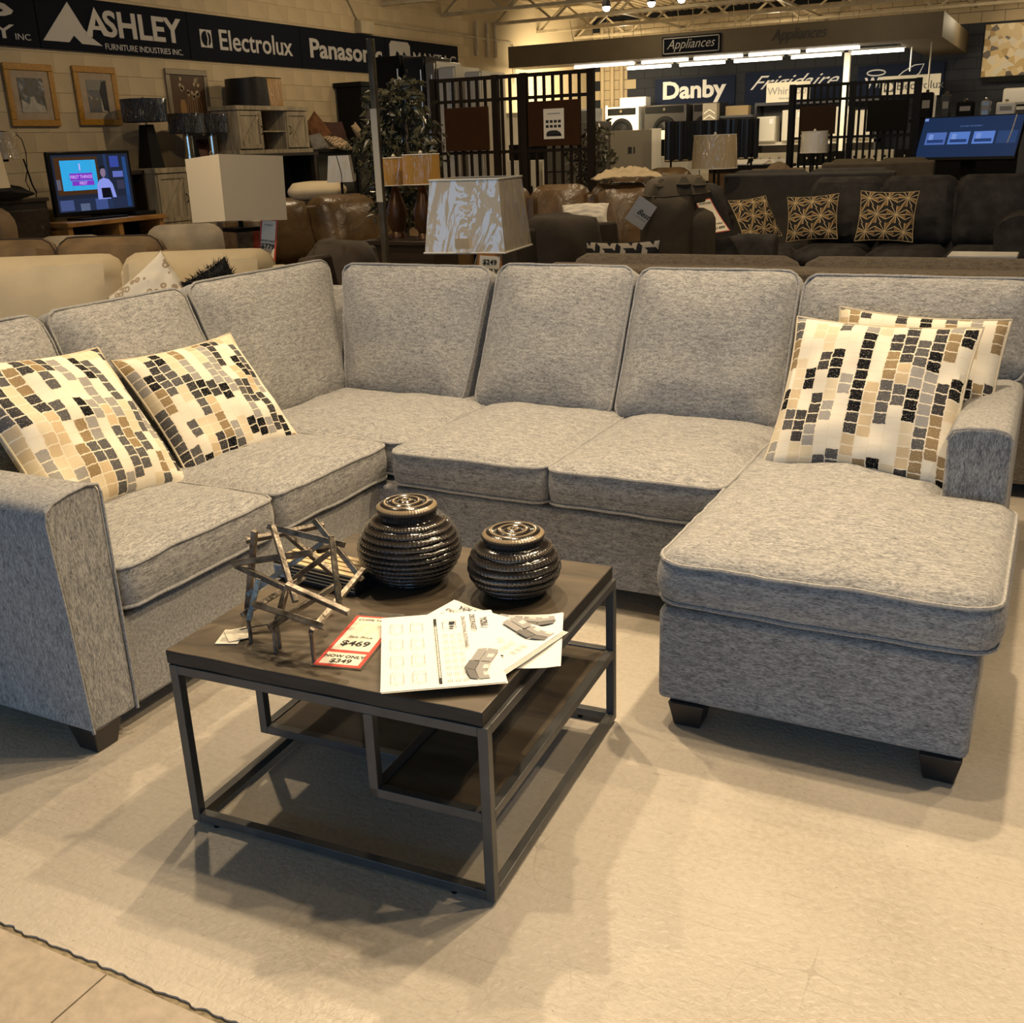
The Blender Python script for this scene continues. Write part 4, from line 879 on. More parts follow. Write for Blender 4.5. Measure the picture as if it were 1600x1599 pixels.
# end table and the two large lamps
def end_table(label, x, y, rz, sx, sy, hgt, m):
    t = thing('end_table', label, 'table', (x, y, 0), rz, 'end tables under the big lamps'); B().bx(-sx/2, sx/2, -sy/2, sy/2, hgt-.03, hgt).done('tabletop', m, t, bevel=.004); B().bx(-sx/2+.03, sx/2-.03, -sy/2+.03, sy/2-.03, .12, .14).done('shelf', m, t)
    for a in (-1, 1):
        for c in (-1, 1): B().bx(a*(sx/2-.04)-.02, a*(sx/2-.04)+.02, c*(sy/2-.04)-.02, c*(sy/2-.04)+.02, 0, hgt-.03).done('leg', m, t)
WD = wood('espresso_wood', (.012, .008, .006), (.035, .022, .014), .4)
end_table('dark end table hidden under the plastic wrapped lamp', -2.62, 4.78, 0, .48, .46, .56, WD)
end_table('dark end table hidden under the square beige lamp', -4.60, 5.27, CA, .40, .40, .56, WD)
def frustum(b, hw0, hd0, hw1, hd1, z0, z1, n=10):
    rings = []
    for k in range(n+1):
        u = k/n; hw, hd = hw0+(hw1-hw0)*u, hd0+(hd1-hd0)*u; z = z0+(z1-z0)*u
        rings.append([b.bm.verts.new(p) for p in ((-hw, -hd, z), (hw, -hd, z), (hw, hd, z), (-hw, hd, z))])
    for i in range(n):
        for k in range(4): b.bm.faces.new((rings[i][k], rings[i][(k+1) % 4], rings[i+1][(k+1) % 4], rings[i+1][k]))
SHADE = mat('ivory_shade', (.60, .51, .36), .85, bump=.1, bscale=300)
wr = wrap_plastic('cellophane_on_ivory', (.56, .49, .38), .05, .55, (6, 6, 2.2)); STRIP = mat('shade_trim', (.72, .68, .58), .7)
t = thing('table_lamp', 'table lamp with large square shade in crinkled clear plastic, behind sofa', 'lamp', (-2.64, 4.80, .56), .14)
b = B(); frustum(b, .212, .212, .178, .178, .430, .780, 8); o = b.done('lamp_shade', wr, t, smooth=False)
md = o.modifiers.new('solid', 'SOLIDIFY'); md.thickness = .004
for z, hw in ((.433, .214), (.777, .180)): B().tube([(-hw, -hw, z), (hw, -hw, z), (hw, hw, z), (-hw, hw, z)], .005, 6, closed=True).done('shade_trim', STRIP, t)
B().bx(-.035, .035, -.222, -.218, .50, .55).done('paper_label', mat('tan_label', (.55, .42, .26), .6), t, rot=(.1, 0, 0), loc=(-.0, .03, -.02))
B().tube([(-.178, 0, .765), (.178, 0, .765)], .003, 6).done('spider', CHROME, t)
b = B(); b.lathe([(.10, 0), (.10, .02), (.035, .05), (.075, .14), (.08, .24), (.03, .36), (.015, .40), (.015, .60)], 20); b.done('base', CHROME, t)
tl = thing('table_lamp', 'table lamp with plain square beige shade over dark mirrored base', 'lamp', (-4.60, 5.27, .56), CA+.74)
b = B(); frustum(b, .212, .212, .216, .216, .535, .915, 4); o = b.done('lamp_shade', SHADE, tl, smooth=False, M=Matrix.Translation((0, 0, .75)) @ Matrix.Rotation(-.075, 4, Vector((1, -1, 0))) @ Matrix.Translation((0, 0, -.75))); md = o.modifiers.new('solid', 'SOLIDIFY'); md.thickness = .004
B().bx(-.085, .085, -.085, .085, .475, .50).done('cap', BLACK, tl, bevel=.003); B().tube([(0, 0, .475), (0, 0, .88)], .016, 8).done('stem', BLACK, tl)
b = B(); frustum(b, .075, .075, .085, .085, .02, .475, 3); b.done('base', mat('mirrored_glass', (.30, .25, .18), .1, .85, var=.5, vscale=14), tl, smooth=False); B().bx(-.095, .095, -.095, .095, 0, .02).done('plinth', BLACK, tl)
# $779 tag on the leather loveseat
def hang_tag(label, P0, xdir, ydir, w, h, lines, m=PAPERW, border=None, back=None):
    t = thing('price_tag' if border is not None or '$' in str(lines) else 'hang_tag', label, 'tag'); t.matrix_world = frame3(P0, xdir, ydir)
    if back: B().bx(-w*.62, w*.62, -h*.56, h*.60, -.003, -.0015).done('holder', back, t)
    if border: B().bx(-w/2-.01, w/2+.01, -h/2-.01, h/2+.01, -.001, .0).done('border', border, t)
    B().bx(-w/2, w/2, -h/2, h/2, 0, .0015).done('card', m, t); b = B()
    for body, size, x, y, kw in lines: text_mesh(b.bm, body, size, Matrix.Translation((x, y, .003)), **kw)
    b.done('lettering', INK, t, smooth=False); return t
RV = Vector((.886, .463, 0)); FV = Vector((-.463, .886, 0))
hang_tag('white price tag ending in 779 hanging from the square beige shade', (-4.42, 5.30, .985), RV+Vector((0, 0, -.16)), (-.12, 0, 1), .085, .23, [('$779', .042, .0, -.045, dict(off=.0012)), ('NOW ONLY', .016, 0, -.012, dict(off=.0004)), ('LOVESEAT', .012, 0, .085, {})], border=REDINK)
hang_tag('white price tag with ONLY half hidden under the plastic wrapped lamp', (-2.48, 4.60, .915), RV+Vector((0, 0, -.1)), (.15, 0, 1), .10, .13, [('$249', .034, .0, .035, dict(off=.001)), ('ONLY', .032, 0, -.008, dict(off=.0012))], border=mat('amber_edge', (.4, .16, .03), .6))
# leather loveseat, cream ottoman behind it
sofa('loveseat', 'brown leather loveseat facing right, behind the square beige lamp', (-6.42, 8.50, 0), math.radians(64), 2, .78, LEATH, top=1.12, lean=16, T=.28, puff=.12, arm_w=.26, arm_h=.74, depth=.62, arm_r=.12)
t = thing('ottoman', 'cream leather ottoman top behind the brown loveseat', 'ottoman', (-7.48, 9.90, 0), CA); cushion('seat', t, CREAMF, Matrix.Translation((-.30, -.25, 1.08)), .6, .5, .16, r=.05, rc=.1, pipe=0, res=.06); B().bx(-.27, .27, -.22, .22, 0, 1.0).done('base', DKBROWN, t, bevel=.02)
# recliners in the middle
def recliner(label, loc, rz, m, top, w=.56, tufts=False, depth=.6, arm_h=.6):
    t = sofa('recliner', label, loc, rz, 1, w, m, top=top, lean=18, T=.30, puff=.14, arm_w=.22, arm_h=arm_h, depth=depth, arm_r=.12, group='recliner chairs behind the sectional', cat='armchair'); return t
recliner('brown fabric recliner left of the plastic wrapped lamp', (-3.95, 5.72, 0), math.radians(95), DKBROWN, 1.0, .52)
recliner('dark charcoal brown recliner with greek key pillow behind the sectional', (-2.80, 6.50, 0), math.radians(62), mat('dark_bronze_fabric', (.034, .024, .014), .85, var=.3, vscale=6), 1.09, .64)
t = thing('recliner', 'brown recliner with woven tufted headrest and square white hang tag', 'armchair', (-2.56, 7.66, 0), CA, 'recliner chairs behind the sectional')
cushion('backrest', t, OLIVEF, frame3((-.24, .0, .36), (1, 0, 0), (.03, .05, 1)), .40, .80, .40, crown=.04, crownb=.03, r=.13, rc=.16, pipe=0, res=.045, seed=4)
cushion('side_panel', t, OLIVEF, frame3((.08, -.02, .10), (1, 0, 0), (.0, .02, 1)), .20, .90, .36, crown=.01, r=.04, rc=.08, pipe=0, res=.06, seed=6)
B().bx(-.42, .26, -.2, .3, .06, .40).done('base', OLIVEF, t, bevel=.03); B().bx(-.36, .2, -.15, .25, 0, .06).done('plinth', BLACK, t)
cushion('headrest', t, OLIVEF, frame3((-.20, -.18, 1.10), (1, .1, .04), (-.1, 1, .05)), .46, .36, .15, crown=.05, r=.072, rc=.12, pipe=0, res=.04, seed=9)
for i in range(3):
    for j in range(3): cushion('tuft', t, OLIVEF, frame3((-.15+.135*i, -.15+.10*j, 1.172+.01*(i == 1)), (1, .35*(-1)**(i+j), .0), (-.35*(-1)**(i+j), 1, .0)), .10, .065, .04, crown=.03, r=.028, rc=.03, pipe=0, res=.03, seed=i+j)
hang_tag('white tag with star logo hung on the tufted brown recliner', (-2.70, 7.33, 1.00), RV*.80+Vector((0, 0, -.55)), (.50, .30, .85), .15, .19, [('Best', .055, .02, .0, dict(shear=.4, off=.001)), ('HOME FURNISHINGS', .009, .02, -.035, {})], mat('grey_card', (.50, .49, .47), .7))
b = B(); M_t = frame3((-2.70, 7.33, 1.00), RV*.80+Vector((0, 0, -.55)), (.50, .30, .85))
pillow('throw_pillow', 'black and cream greek key pillow peeking above the taupe sofa', 'pillow', frame3((-2.22, 5.72, .755), (1, .1, .02), (0, .15, 1)), .44, .40, .15, key_pattern('greek_key'), piping=CHARF, seed=12)
pillow('throw_pillow', 'plain white pillow lying against the leather sofa', 'pillow', frame3((-3.06, 7.15, 1.0), (1, .3, .02), (-.2, .7, .7)), .34, .20, .10, mat('white_cotton', (.72, .66, .55), .9), seed=13)
t = thing('side_stand', 'dark stand under the plain white pillow', 'stand', (-3.05, 7.25, 0)); B().bx(-.16, .16, -.1, .1, .02, .90).done('body', DKBROWN, t, bevel=.02); B().bx(-.18, .18, -.12, .12, 0, .02).done('plinth', BLACK, t)
# long leather sofa
sofa('sofa', 'long glossy brown leather sofa in front of the slatted screen', (-3.98, 8.76, 0), CA-.06, 3, .545, LEATH2, top=1.17, lean=13, T=.30, puff=.085, gap=.0, arm_w=.12, arm_h=.75, depth=.55, arm_r=.1)
sofa('sofa', 'brown leather sofa with blanket, behind the glossy one', (-4.42, 12.25, 0), CA, 2, .56, LEATH, top=1.20, lean=12, T=.24, puff=.1, arm_w=.18, arm_h=.8, depth=.6)
# cream blanket heap on top of the leather sofa
b = B(); nn = 44
def bz(i, j):
    u, v = i/nn, j/nn; h_ = max(0, 1-((u-.52)*1.9)**2)*max(0, 1-abs(v-.5)*1.6)
    return .012+h_*(.07+.10*abs(NZ((u, v, 0), 4.5, 3))+.05*abs(NZ((u, v, 1), 9, 5)))+.02*abs(NZ((u, v, 2), 6, 7))
vs = [[b.bm.verts.new((-.30+.60*i/nn+.02*NZ((i*.1, j*.1, 0), 2, 1), -.16+.32*j/nn, bz(i, j))) for j in range(nn+1)] for i in range(nn+1)]
for i in range(nn):
    for j in range(nn): b.bm.faces.new((vs[i][j], vs[i+1][j], vs[i+1][j+1], vs[i][j+1]))
o = b.done('blanket', mat('tan_blanket', (.52, .41, .25), .95, bump=.2, bscale=80), None, loc=(-3.52, 9.18, 1.165), rot=(0, 0, CA), fix=False); md = o.modifiers.new('solid', 'SOLIDIFY'); md.thickness = .012; tag(o, 'crumpled tan blanket heaped on the back of the leather sofa', 'blanket')

# charcoal sectional on the right
cs2 = sofa('sofa', 'charcoal chenille sofa with patterned pillows at the right', (-.90, 10.58, 0), 0, 4, .655, CHARF, seat_h=.50, top=1.12, lean=14, T=.24, puff=.06, arm_w=.0, arm_h=.8, arms=(0, 0), depth=.70)
b = B(); 
arc = [(-.02+.18+.19*math.cos(a), .62+.17*math.sin(a)) for a in [PI*1.0-k*PI/8 for k in range(9)]]
o = thing('arm_dummy', '', '') if False else None
b.prism([(.42, .07), (.40, .62)]+[(.58-.19*math.cos(PI*k/8), .63+.17*math.sin(PI*k/8)) for k in range(9)]+[(.76, .07)], 1, -.70, .25); b.done('arm', CHARF, cs2, bevel=.02)
lw = sofa('sofa', 'charcoal chenille return section of the right sofa, price tag on it', (-2.90, 9.90, 0), PI/2, 2, .64, CHARF, seat_h=.50, top=1.10, lean=14, T=.24, puff=.06, arm_w=.20, arm_h=.70, arms=(1, 0), depth=.74)
STAR = star_pattern('star_print'); seamk = mat('gold_edge', (.45, .34, .18), .8)
G = 'star patterned pillows on the charcoal sofa'
pillow('throw_pillow', 'star patterned pillow leftmost of three, on the charcoal return section', 'pillow', frame3((-2.52, 9.86, .78), (.55, .80, .05), (-.50, .25, .85)), .44, .42, .14, STAR, G, seamk, seed=14)
pillow('throw_pillow', 'star patterned pillow in the middle of three on charcoal sofa', 'pillow', frame3((-2.07, 10.18, .76), (1, .12, .06), (-.02, .35, .94)), .46, .42, .14, STAR, G, seamk, seed=15)
pillow('throw_pillow', 'star patterned pillow rightmost of three on charcoal sofa', 'pillow', frame3((-1.42, 10.22, .77), (1, .05, -.02), (.20, .35, .90)), .50, .46, .14, STAR, G, seamk, seed=16)
tc_ = thing('price_tag', 'long curled price tag in black holder on the charcoal sofa', 'tag', (-2.62, 8.90, .86)); tc_.matrix_world = frame3((-2.66, 8.95, .86), RV+Vector((0, 0, .12)), (-.10, .30, 1))
def curl(w, h, off, m, nm, x0=0, y0=0):
    b = B(); n = 10; P = []
    for k in range(n+1):
        v = y0-h/2+h*k/n; z = off+.25*((v-.02)/.3)**2*.45+.0; xx = -.14*((v-.0)/.3)*.9
        P.append([b.bm.verts.new((x0+xx-w/2, v, z)), b.bm.verts.new((x0+xx+w/2, v, z))])
    for k in range(n): b.bm.faces.new((P[k][0], P[k][1], P[k+1][1], P[k+1][0]))
    o = b.done(nm, m, tc_, fix=False); return o
curl(.20, .40, 0, mat('clear_black_holder', (.02, .02, .02), .1), 'holder'); curl(.135, .30, .004, REDINK, 'border'); curl(.12, .285, .007, PAPERW, 'card')
b = B()
for body, size, y in (('1 PCE SECTIONAL', .014, .115), ('NOW ONLY', .018, -.07), ('$1499', .036, -.11)):
    text_mesh(b.bm, body, size, Matrix.Translation((-.14*(y/.3)*.9, y, .012+.25*((y-.02)/.3)**2*.45)) @ Matrix.Rotation(.75*(y-.02) if y > 0 else .9*(y-.02), 4, 'X'), off=.0006)
b.done('lettering', INK, tc_, smooth=False)
# grey sofas behind the charcoal one
G3 = 'low seating rows behind the charcoal sofa'
sofa('sofa', 'dark grey sofa seen just over the charcoal sofa back', (-2.50, 12.15, 0), PI, 2, .84, mat('slate_fabric', (.05, .046, .042), .9, var=.2), fdrop=.05, top=1.15, lean=6, T=.16, depth=.45, arm_w=.1, group=G3)
sofa('sofa', 'olive brown sofa beyond the dark grey one by the black screen', (-1.95, 13.22, 0), PI, 2, .55, OLIVEF, fdrop=.05, top=1.22, lean=6, T=.18, depth=.42, arm_w=.1, group=G3)
recliner('tan microfibre recliner top beyond the charcoal sofa', (-3.12, 13.15, 0), .2, mat('tan_microfibre', (.17, .12, .07), .85, var=.2), 1.24, .36, depth=.4)

# ---------------------------------------------------------------- lamps further back
def drum_lamp(label, x, y, zb, r, z0, z1, m, rt=None, base='stick', group='small lamps in the middle of the shop', stand=True, bm_=BLACK, shade_n=28):
    """zb: height of the surface it stands on"""
    t = thing('table_lamp', label, 'lamp', (x, y, zb), group=group); rt = rt or r*.94
    b = B(); b.lathe([(r, z0-zb), (rt, z1-zb)], shade_n, caps=False); b.lathe([(rt-.004, z1-zb), (r-.004, z0-zb)], shade_n, caps=False); b.done('lamp_shade', m, t, fix=False)
    for z, q in ((z0-zb, r), (z1-zb, rt)): B().tube([(q*math.cos(k*PI/12), q*math.sin(k*PI/12), z) for k in range(24)], .004, 5, closed=True).done('shade_rim', STRIP if m is not WB else BLACK, t)
    if base == 'stick': B().lathe([(.08, 0), (.08, .015), (.012, .03), (.012, z1-zb-.02)], 14).done('base', bm_, t)
    elif base == 'urn': B().lathe([(.07, 0), (.07, .02), (.05, .05), (.075, .12), (.085, .22), (.05, .32), (.03, z0-zb-.02), (.01, z0-zb), (.01, z1-zb)], 16).done('base', bm_, t)
    elif base == 'cyl': B().lathe([(.055, 0), (.055, z0-zb-.06), (.03, z0-zb-.04), (.012, z0-zb), (.012, z1-zb)], 20).done('base', bm_, t)
    B().lathe([(.012, z1-zb), (.016, z1-zb+.015), (.006, z1-zb+.03)], 10).done('finial', STRIP, t)
    return t
WB = wrap_plastic('cellophane_on_black', (.003, .003, .003), .03, 1.0, (40, 40, 7), .8)
WT = wrap_plastic('cellophane_on_tan', (.46, .36, .21), .1, .8, (12, 12, 4)); AMB = wrap_plastic('cellophane_on_amber', (.50, .27, .055), .12, .5, (16, 16, 3)); WW = wrap_plastic('cellophane_on_white', (.62, .58, .50), .1, .7, (14, 14, 4))
def pedestal(label, x, y, sx, sy, hgt, m=WD, group='low dark stands between the sofas'):
    t = thing('stand', label, 'stand', (x, y, 0), group=group); B().bx(-sx/2, sx/2, -sy/2, sy/2, hgt-.03, hgt).done('top', m, t, bevel=.004); B().bx(-sx/2+.03, sx/2-.03, -sy/2+.03, sy/2-.03, .05, hgt-.03).done('body', m, t); B().bx(-sx/2+.05, sx/2-.05, -sy/2+.05, sy/2-.05, 0, .05).done('plinth', BLACK, t)
pedestal('dark stand under the two amber shaded lamps', -4.70, 7.40, .70, .45, .80)
BRONZE = mat('ribbed_bronze', (.07, .032, .012), .35, .4)
drum_lamp('amber drum shade lamp, right one of the pair under the ficus', -4.52, 7.33, .80, .150, 1.225, 1.445, AMB, .146, 'urn', 'amber shaded lamps', bm_=BRONZE)
drum_lamp('amber drum shade lamp, left one of the pair under the ficus', -4.87, 7.48, .80, .125, 1.215, 1.425, AMB, .132, 'urn', 'amber shaded lamps', bm_=BRONZE)
pedestal('dark stand under the small white plastic wrapped lamp', -6.86, 9.51, .35, .35, .85)
t = thing('table_lamp', 'small white tapered square lamp with cord over its shade', 'lamp', (-6.86, 9.51, .85), .5); b = B(); frustum(b, .135, .135, .105, .105, .335, .60, 4); b.done('lamp_shade', WW, t, smooth=False)
B().lathe([(.06, 0), (.06, .02), (.015, .05), (.015, .55)], 12).done('base', BLACK, t); B().tube([(-.02, -.107, .60), (.0, -.118, .52), (.02, -.13, .42), (.02, -.14, .33), (.02, -.10, .2)], .004, 6).done('cord', BLACK, t)
pedestal('dark stand under the tan wrapped drum lamp', -3.44, 11.55, .4, .3, .72)
drum_lamp('tan plastic wrapped drum lamp left of the black slatted screen', -3.42, 11.55, .72, .245, 1.18, 1.52, WT, .225, 'stick')
drum_lamp('small pale wrapped drum lamp in front of the black slatted screen', -2.82, 13.72, .72, .164, 1.28, 1.525, WW, .158, 'stick'); pedestal('dark stand under the small pale drum lamp', -2.82, 13.72, .3, .3, .72)

# pole
t = thing('display_pole', 'tall worn metal pole standing left of the ficus tree', 'pole', (-4.20, 6.27, 0)); B().bx(-.02, .02, -.02, .02, .01, 2.18).done('pole', mat('worn_metal', (.16, .14, .11), .4, .8, var=.5, vscale=5), t, bevel=.003); B().lathe([(.12, 0), (.12, .015), (.03, .02)], 16).done('base_plate', BLACK, t); B().bx(-.024, .024, -.026, -.018, 1.15, 1.75).done('clip_strip', mat('pale_strip', (.55, .5, .4), .5), t)
# ficus
def ficus(label, x, y, h, r, seed=1, nl=1500, zlow=.95):
    rnd = random.Random(seed); t = thing('ficus_tree', label, 'plant', (x, y, 0))
    B().lathe([(.13, 0), (.17, .28), (.18, .30), (.16, .30), (.15, .26)], 20).done('pot', DKBROWN, t); B().lathe([(.001, .25), (.15, .255)], 16, caps=False).done('soil', BLACK, t)
    b = B()
    for k in range(3): b.tube([(0.03*math.cos(k*2), .03*math.sin(k*2), .25), (.04*math.cos(k*2+2), .04*math.sin(k*2+2), .6), (.03*math.cos(k*2+4), .03*math.sin(k*2+4), 1.0), (.1*math.cos(k*2+4), .1*math.sin(k*2+4), 1.5), (.05*math.cos(k), .1*math.sin(k), h-.1)], .013, 6)
    tw_ = []
    for k in range(46):
        a = rnd.uniform(0, 2*PI); z = rnd.uniform(zlow, h-.15); rr = r*rnd.uniform(.5, 1)*(1-.45*abs((z-(zlow+h)/2)/(h-zlow))*1.5); q = [(0.03*math.cos(a), .03*math.sin(a), z-.1), (rr*.5*math.cos(a), rr*.5*math.sin(a), z+.08), (rr*math.cos(a), rr*math.sin(a), z+.02)]; b.tube(q, .004, 4); tw_.append(q)
    b.done('trunk', mat('bark', (.08, .06, .04), .8), t)
    b = B()
    for _ in range(nl):
        q = rnd.choice(tw_); u = rnd.uniform(.25, 1.08); p0, p1, p2 = map(Vector, q); p = p0.lerp(p1, min(1, u*2)) if u < .5 else p1.lerp(p2, (u-.5)*2)
        p = p+Vector((rnd.gauss(0, .035), rnd.gauss(0, .035), rnd.gauss(0, .035))); d = Vector((rnd.uniform(-1, 1), rnd.uniform(-1, 1), rnd.uniform(-1.3, .2))).normalized(); s = d.cross(Vector((rnd.uniform(-1, 1), rnd.uniform(-1, 1), .3))).normalized(); l = rnd.uniform(.06, .115); w_ = l*.22; nrm = d.cross(s)*l*.08
        b.poly([p, p+d*l*.4+s*w_+nrm, p+d*l, p+d*l*.4-s*w_+nrm])
    f = b.done('foliage', mat('ficus_leaf', (.085, .080, .045), .3, var=.6, vscale=25), t, smooth=False, fix=False); f['kind'] = 'stuff'
ficus('artificial ficus tree with dark glossy leaves behind the amber lamps', -5.10, 7.95, 2.10, .40, 3, 2600, .85)
ficus('smaller dark leafy plant behind the slatted screen with the poster', -4.45, 10.6, 1.75, .3, 8, 500, .9)

# ---------------------------------------------------------------- slatted screens
SL = mat('dark_slat_paint', (.016, .010, .006), .6, spec=.15)
def screen(label, x0, x1, y, z0, z1, mid, nsl, panels, m, group, bays):
    t = thing('slatted_screen', label, 'screen', ((x0+x1)/2, y, 0), group=group); X = lambda x: x-(x0+x1)/2
    B().bx(X(x0), X(x1), -.02, .02, z1-.035, z1).done('rail', m, t); B().bx(X(x0), X(x1), -.02, .02, z0-.03, z0).done('rail', m, t)
    for zz in mid: B().bx(X(x0), X(x1), -.019, .019, zz-.015, zz+.015).done('rail', m, t)
    for xx in bays: B().bx(X(xx)-.032, X(xx)+.032, -.03, .03, 0, z1+.005).done('post', m, t)
    b = B(); b.bx(-.013, .013, -.012, .012, -(z1-z0)/2+.02, (z1-z0)/2-.02); s0 = b.done('slat', m, t, loc=(X(x0)+.06, 0, (z0+z1)/2), smooth=False)
    for k in range(1, nsl):
        c = s0.copy(); C.objects.link(c); c.parent = t; c.location.x = X(x0)+.06+(x1-x0-.12)*k/(nsl-1)
    for (a, c_, za, zb, pm) in panels: B().bx(X(a), X(c_), -.05, -.025, za, zb).done('panel', pm, t, bevel=.003)
    return t
BRP = mat('brown_panel', (.045, .018, .006), .7, var=.1, spec=.1); BKP = mat('black_panel', (.006, .005, .004), .7, spec=.1)
GS = 'slatted room divider screens'
screen('dark slatted screen with brown panels, poster on the right one', -5.98, -4.17, 10.0, .15, 2.155, (1.93, 1.43), 19, [(-5.82, -5.31, 1.45, 1.87, BRP), (-4.86, -4.30, 1.47, 1.89, BRP)], SL, GS, (-5.96, -5.24, -4.92, -4.20))
screen('black slatted screen with two plain panels in front of the shelving', -3.20, -1.68, 14.0, .15, 2.075, (1.89, 1.45), 19, [(-3.06, -2.63, 1.49, 1.82, mat('deep_brown_panel', (.026, .013, .006), .7, spec=.1)), (-2.26, -1.79, 1.50, 1.85, BKP)], BLACK, GS, (-3.18, -2.45, -1.70))
t = thing('poster', 'white poster with small printed pictures on the brown screen panel', 'poster', (-4.575, 9.945, 1.675)); B().bx(-.11, .11, -.004, .0, -.14, .14).done('sheet', PAPERW, t)
b = B(); [b.bx(-.085+.044*i, -.055+.044*i, -.006, -.004, .01-.045*j, .035-.045*j) for i in range(4) for j in range(2)]; b.bx(-.08, .08, -.006, -.004, -.115, -.10); b.prism([(-.085, -.10), (-.07, -.07), (-.03, -.06), (.03, -.06), (.07, -.08), (.085, -.11)], 1, -.006, -.004); b.done('printing', INK, t)
B().bx(-.07, .07, -.0055, -.004, .09, .10).done('printing', GREYINK, t)

# ---------------------------------------------------------------- along the left wall (facing +x)
GW = wood('greywashed_wood', (.17, .135, .085), (.36, .30, .20), .6, (20, 20, 3)); GWD = mat('cabinet_dark_inside', (.010, .008, .007), .7)
def barn_door(t, x, y0, y1, z0, z1, m, hz=None, hy=None):
    B().bx(x-.012, x, y0, y1, z0, z1).done('door', m, t); d = t.children[-1] if False else None
    b = B(); e = .05
    b.bx(x, x+.014, y0, y0+e, z0, z1); b.bx(x, x+.014, y1-e, y1, z0, z1); b.bx(x, x+.014, y0+e, y1-e, z0, z0+e); b.bx(x, x+.014, y0+e, y1-e, z1-e, z1)
    b.bar((x+.008, y0+e, z0+e), (x+.008, y1-e, z1-e), .012, .04); b.done('door_frame', m, t)
    if hy: B().tube([(x+.015, hy, hz-.05), (x+.04, hy, hz-.03), (x+.04, hy, hz+.03), (x+.015, hy, hz+.05)], .006, 6).done('handle', BLACK, t)
# upper cabinet on dark table
t = thing('media_cabinet', 'grey-washed barn door media cabinet raised on a dark table', 'cabinet', (-8.9, 11.02, 1.50)); y0, y1 = -.68, .68
B().bx(-.42, 0.02, y0-.02, y1+.02, .50, .55).done('top', GW, t, bevel=.004); B().bx(-.42, .02, y0-.04, y1+.04, 0, .045).done('plinth', GW, t); B().bx(-.42, -.40, y0, y1, .045, .50).done('back', GWD, t)
for y in (y0, -.25, .23, y1-.02): B().bx(-.40, -.01, y, y+.02, .045, .50).done('side', GW, t)
B().bx(-.40, -.02, -.23, .23, .25, .265).done('shelf', GW, t)
barn_door(t, -.005, y0+.01, -.24, .06, .49, GW, .27, -.27); barn_door(t, -.005, .25, y1-.01, .06, .49, GW, .27, .28)
def dark_table(name, label, x, yc, wd, dp, hgt, m, shelves=True):
    t = thing(name, label, 'table', (x, yc, 0)); B().bx(-dp, 0.03, -wd/2, wd/2, hgt-.04, hgt).done('tabletop', m, t, bevel=.004)
    for a in (-dp+.03, -.03):
        for c in (-wd/2+.04, wd/2-.04): B().bx(a-.03, a+.03, c-.03, c+.03, 0, hgt-.04).done('leg', m, t)
    if shelves: B().bx(-dp+.02, -.02, -wd/2+.02, wd/2-.02, .25, .28).done('shelf', m, t); B().bx(-dp, -dp+.02, -wd/2+.02, wd/2-.02, .28, hgt-.04).done('back', m, t)
    return t
dark_table('console_table', 'dark table carrying the grey-washed media cabinet', -8.85, 11.07, 1.40, .5, 1.50, WD)
t = thing('media_cabinet', 'lower grey-washed barn door cabinet under the foil wrapped lamps', 'cabinet', (-8.9, 9.63, 0))
B().bx(-.42, .02, -.73, .73, 1.33, 1.385).done('top', GW, t, bevel=.004); B().bx(-.42, -.40, -.72, .72, .05, 1.33).done('back', GWD, t); B().bx(-.42, .01, -.73, .73, .72, .80).done('plinth', GW, t)
for y in (-.72, -.27, .25, .70): B().bx(-.40, -.01, y, y+.02, 0, 1.33).done('side', GW, t)
B().bx(-.40, -.02, -.25, .25, 1.06, 1.075).done('shelf', GW, t); barn_door(t, -.005, -.70, -.26, .81, 1.32, GW, 1.05, -.30); barn_door(t, -.005, .27, .70, .81, 1.32, GW, 1.05, .30)
o = B().bx(-9.05, -8.95, 9.62, 9.78, 1.085, 1.15).done('book', DGREY); tag(o, 'small dark box on the shelf of the lower grey cabinet', 'box')
# foil wrapped lamps
GL = 'foil wrapped black lamps on the lower grey cabinet'
t = thing('table_lamp', 'black foil wrapped drum lamp on a tall tapered post, leftmost', 'lamp', (-9.15, 9.13, 1.385), group=GL)
b = B(); b.lathe([(.235, .485), (.240, .55), (.236, .6), (.242, .66), (.245, .72)], 90, fn=lambda a, z, j: .014*NZ((a*9, j*1.7, 0), 1, 1), caps=False); b.done('lamp_shade', WB, t)
b = B(); frustum(b, .10, .10, .055, .055, 0, .455, 2); b.done('base', BLACK, t, smooth=False); B().prism([(-.085, .005), (.095, .005), (.055, .45), (-.04, .45)], 0, .098, .102).done('woven_face', mat('woven_cane', (.26, .13, .035), .6, var=.3, vscale=60), t, rot=(0, -.1, 0), loc=(-.003, 0, 0)); B().tube([(0, 0, .45), (0, 0, .74)], .012, 8).done('stem', CHROME, t); B().lathe([(.235, .5), (.235, .502)], 20).done('shade_top', BLACK, t, loc=(0, 0, .20))
for y, lab in ((9.72, 'black foil wrapped drum lamp with chrome cylinder, middle one'), (10.12, 'black foil wrapped drum lamp with chrome cylinder, rightmost one')):
    t = thing('table_lamp', lab, 'lamp', (-9.12, y, 1.385), group=GL); b = B(); b.lathe([(.20, .36), (.204, .42), (.20, .47), (.205, .52), (.205, .575)], 90, fn=lambda a, z, j: .014*NZ((a*9, j*1.7, y), 1, 2), caps=False); b.done('lamp_shade', WB, t); B().lathe([(.198, .56), (.198, .562)], 20).done('shade_top', BLACK, t)
    B().lathe([(.06, 0), (.06, .12), (.052, .125), (.052, .33), (.02, .335), (.012, .56)], 24).done('base', CHROME, t)
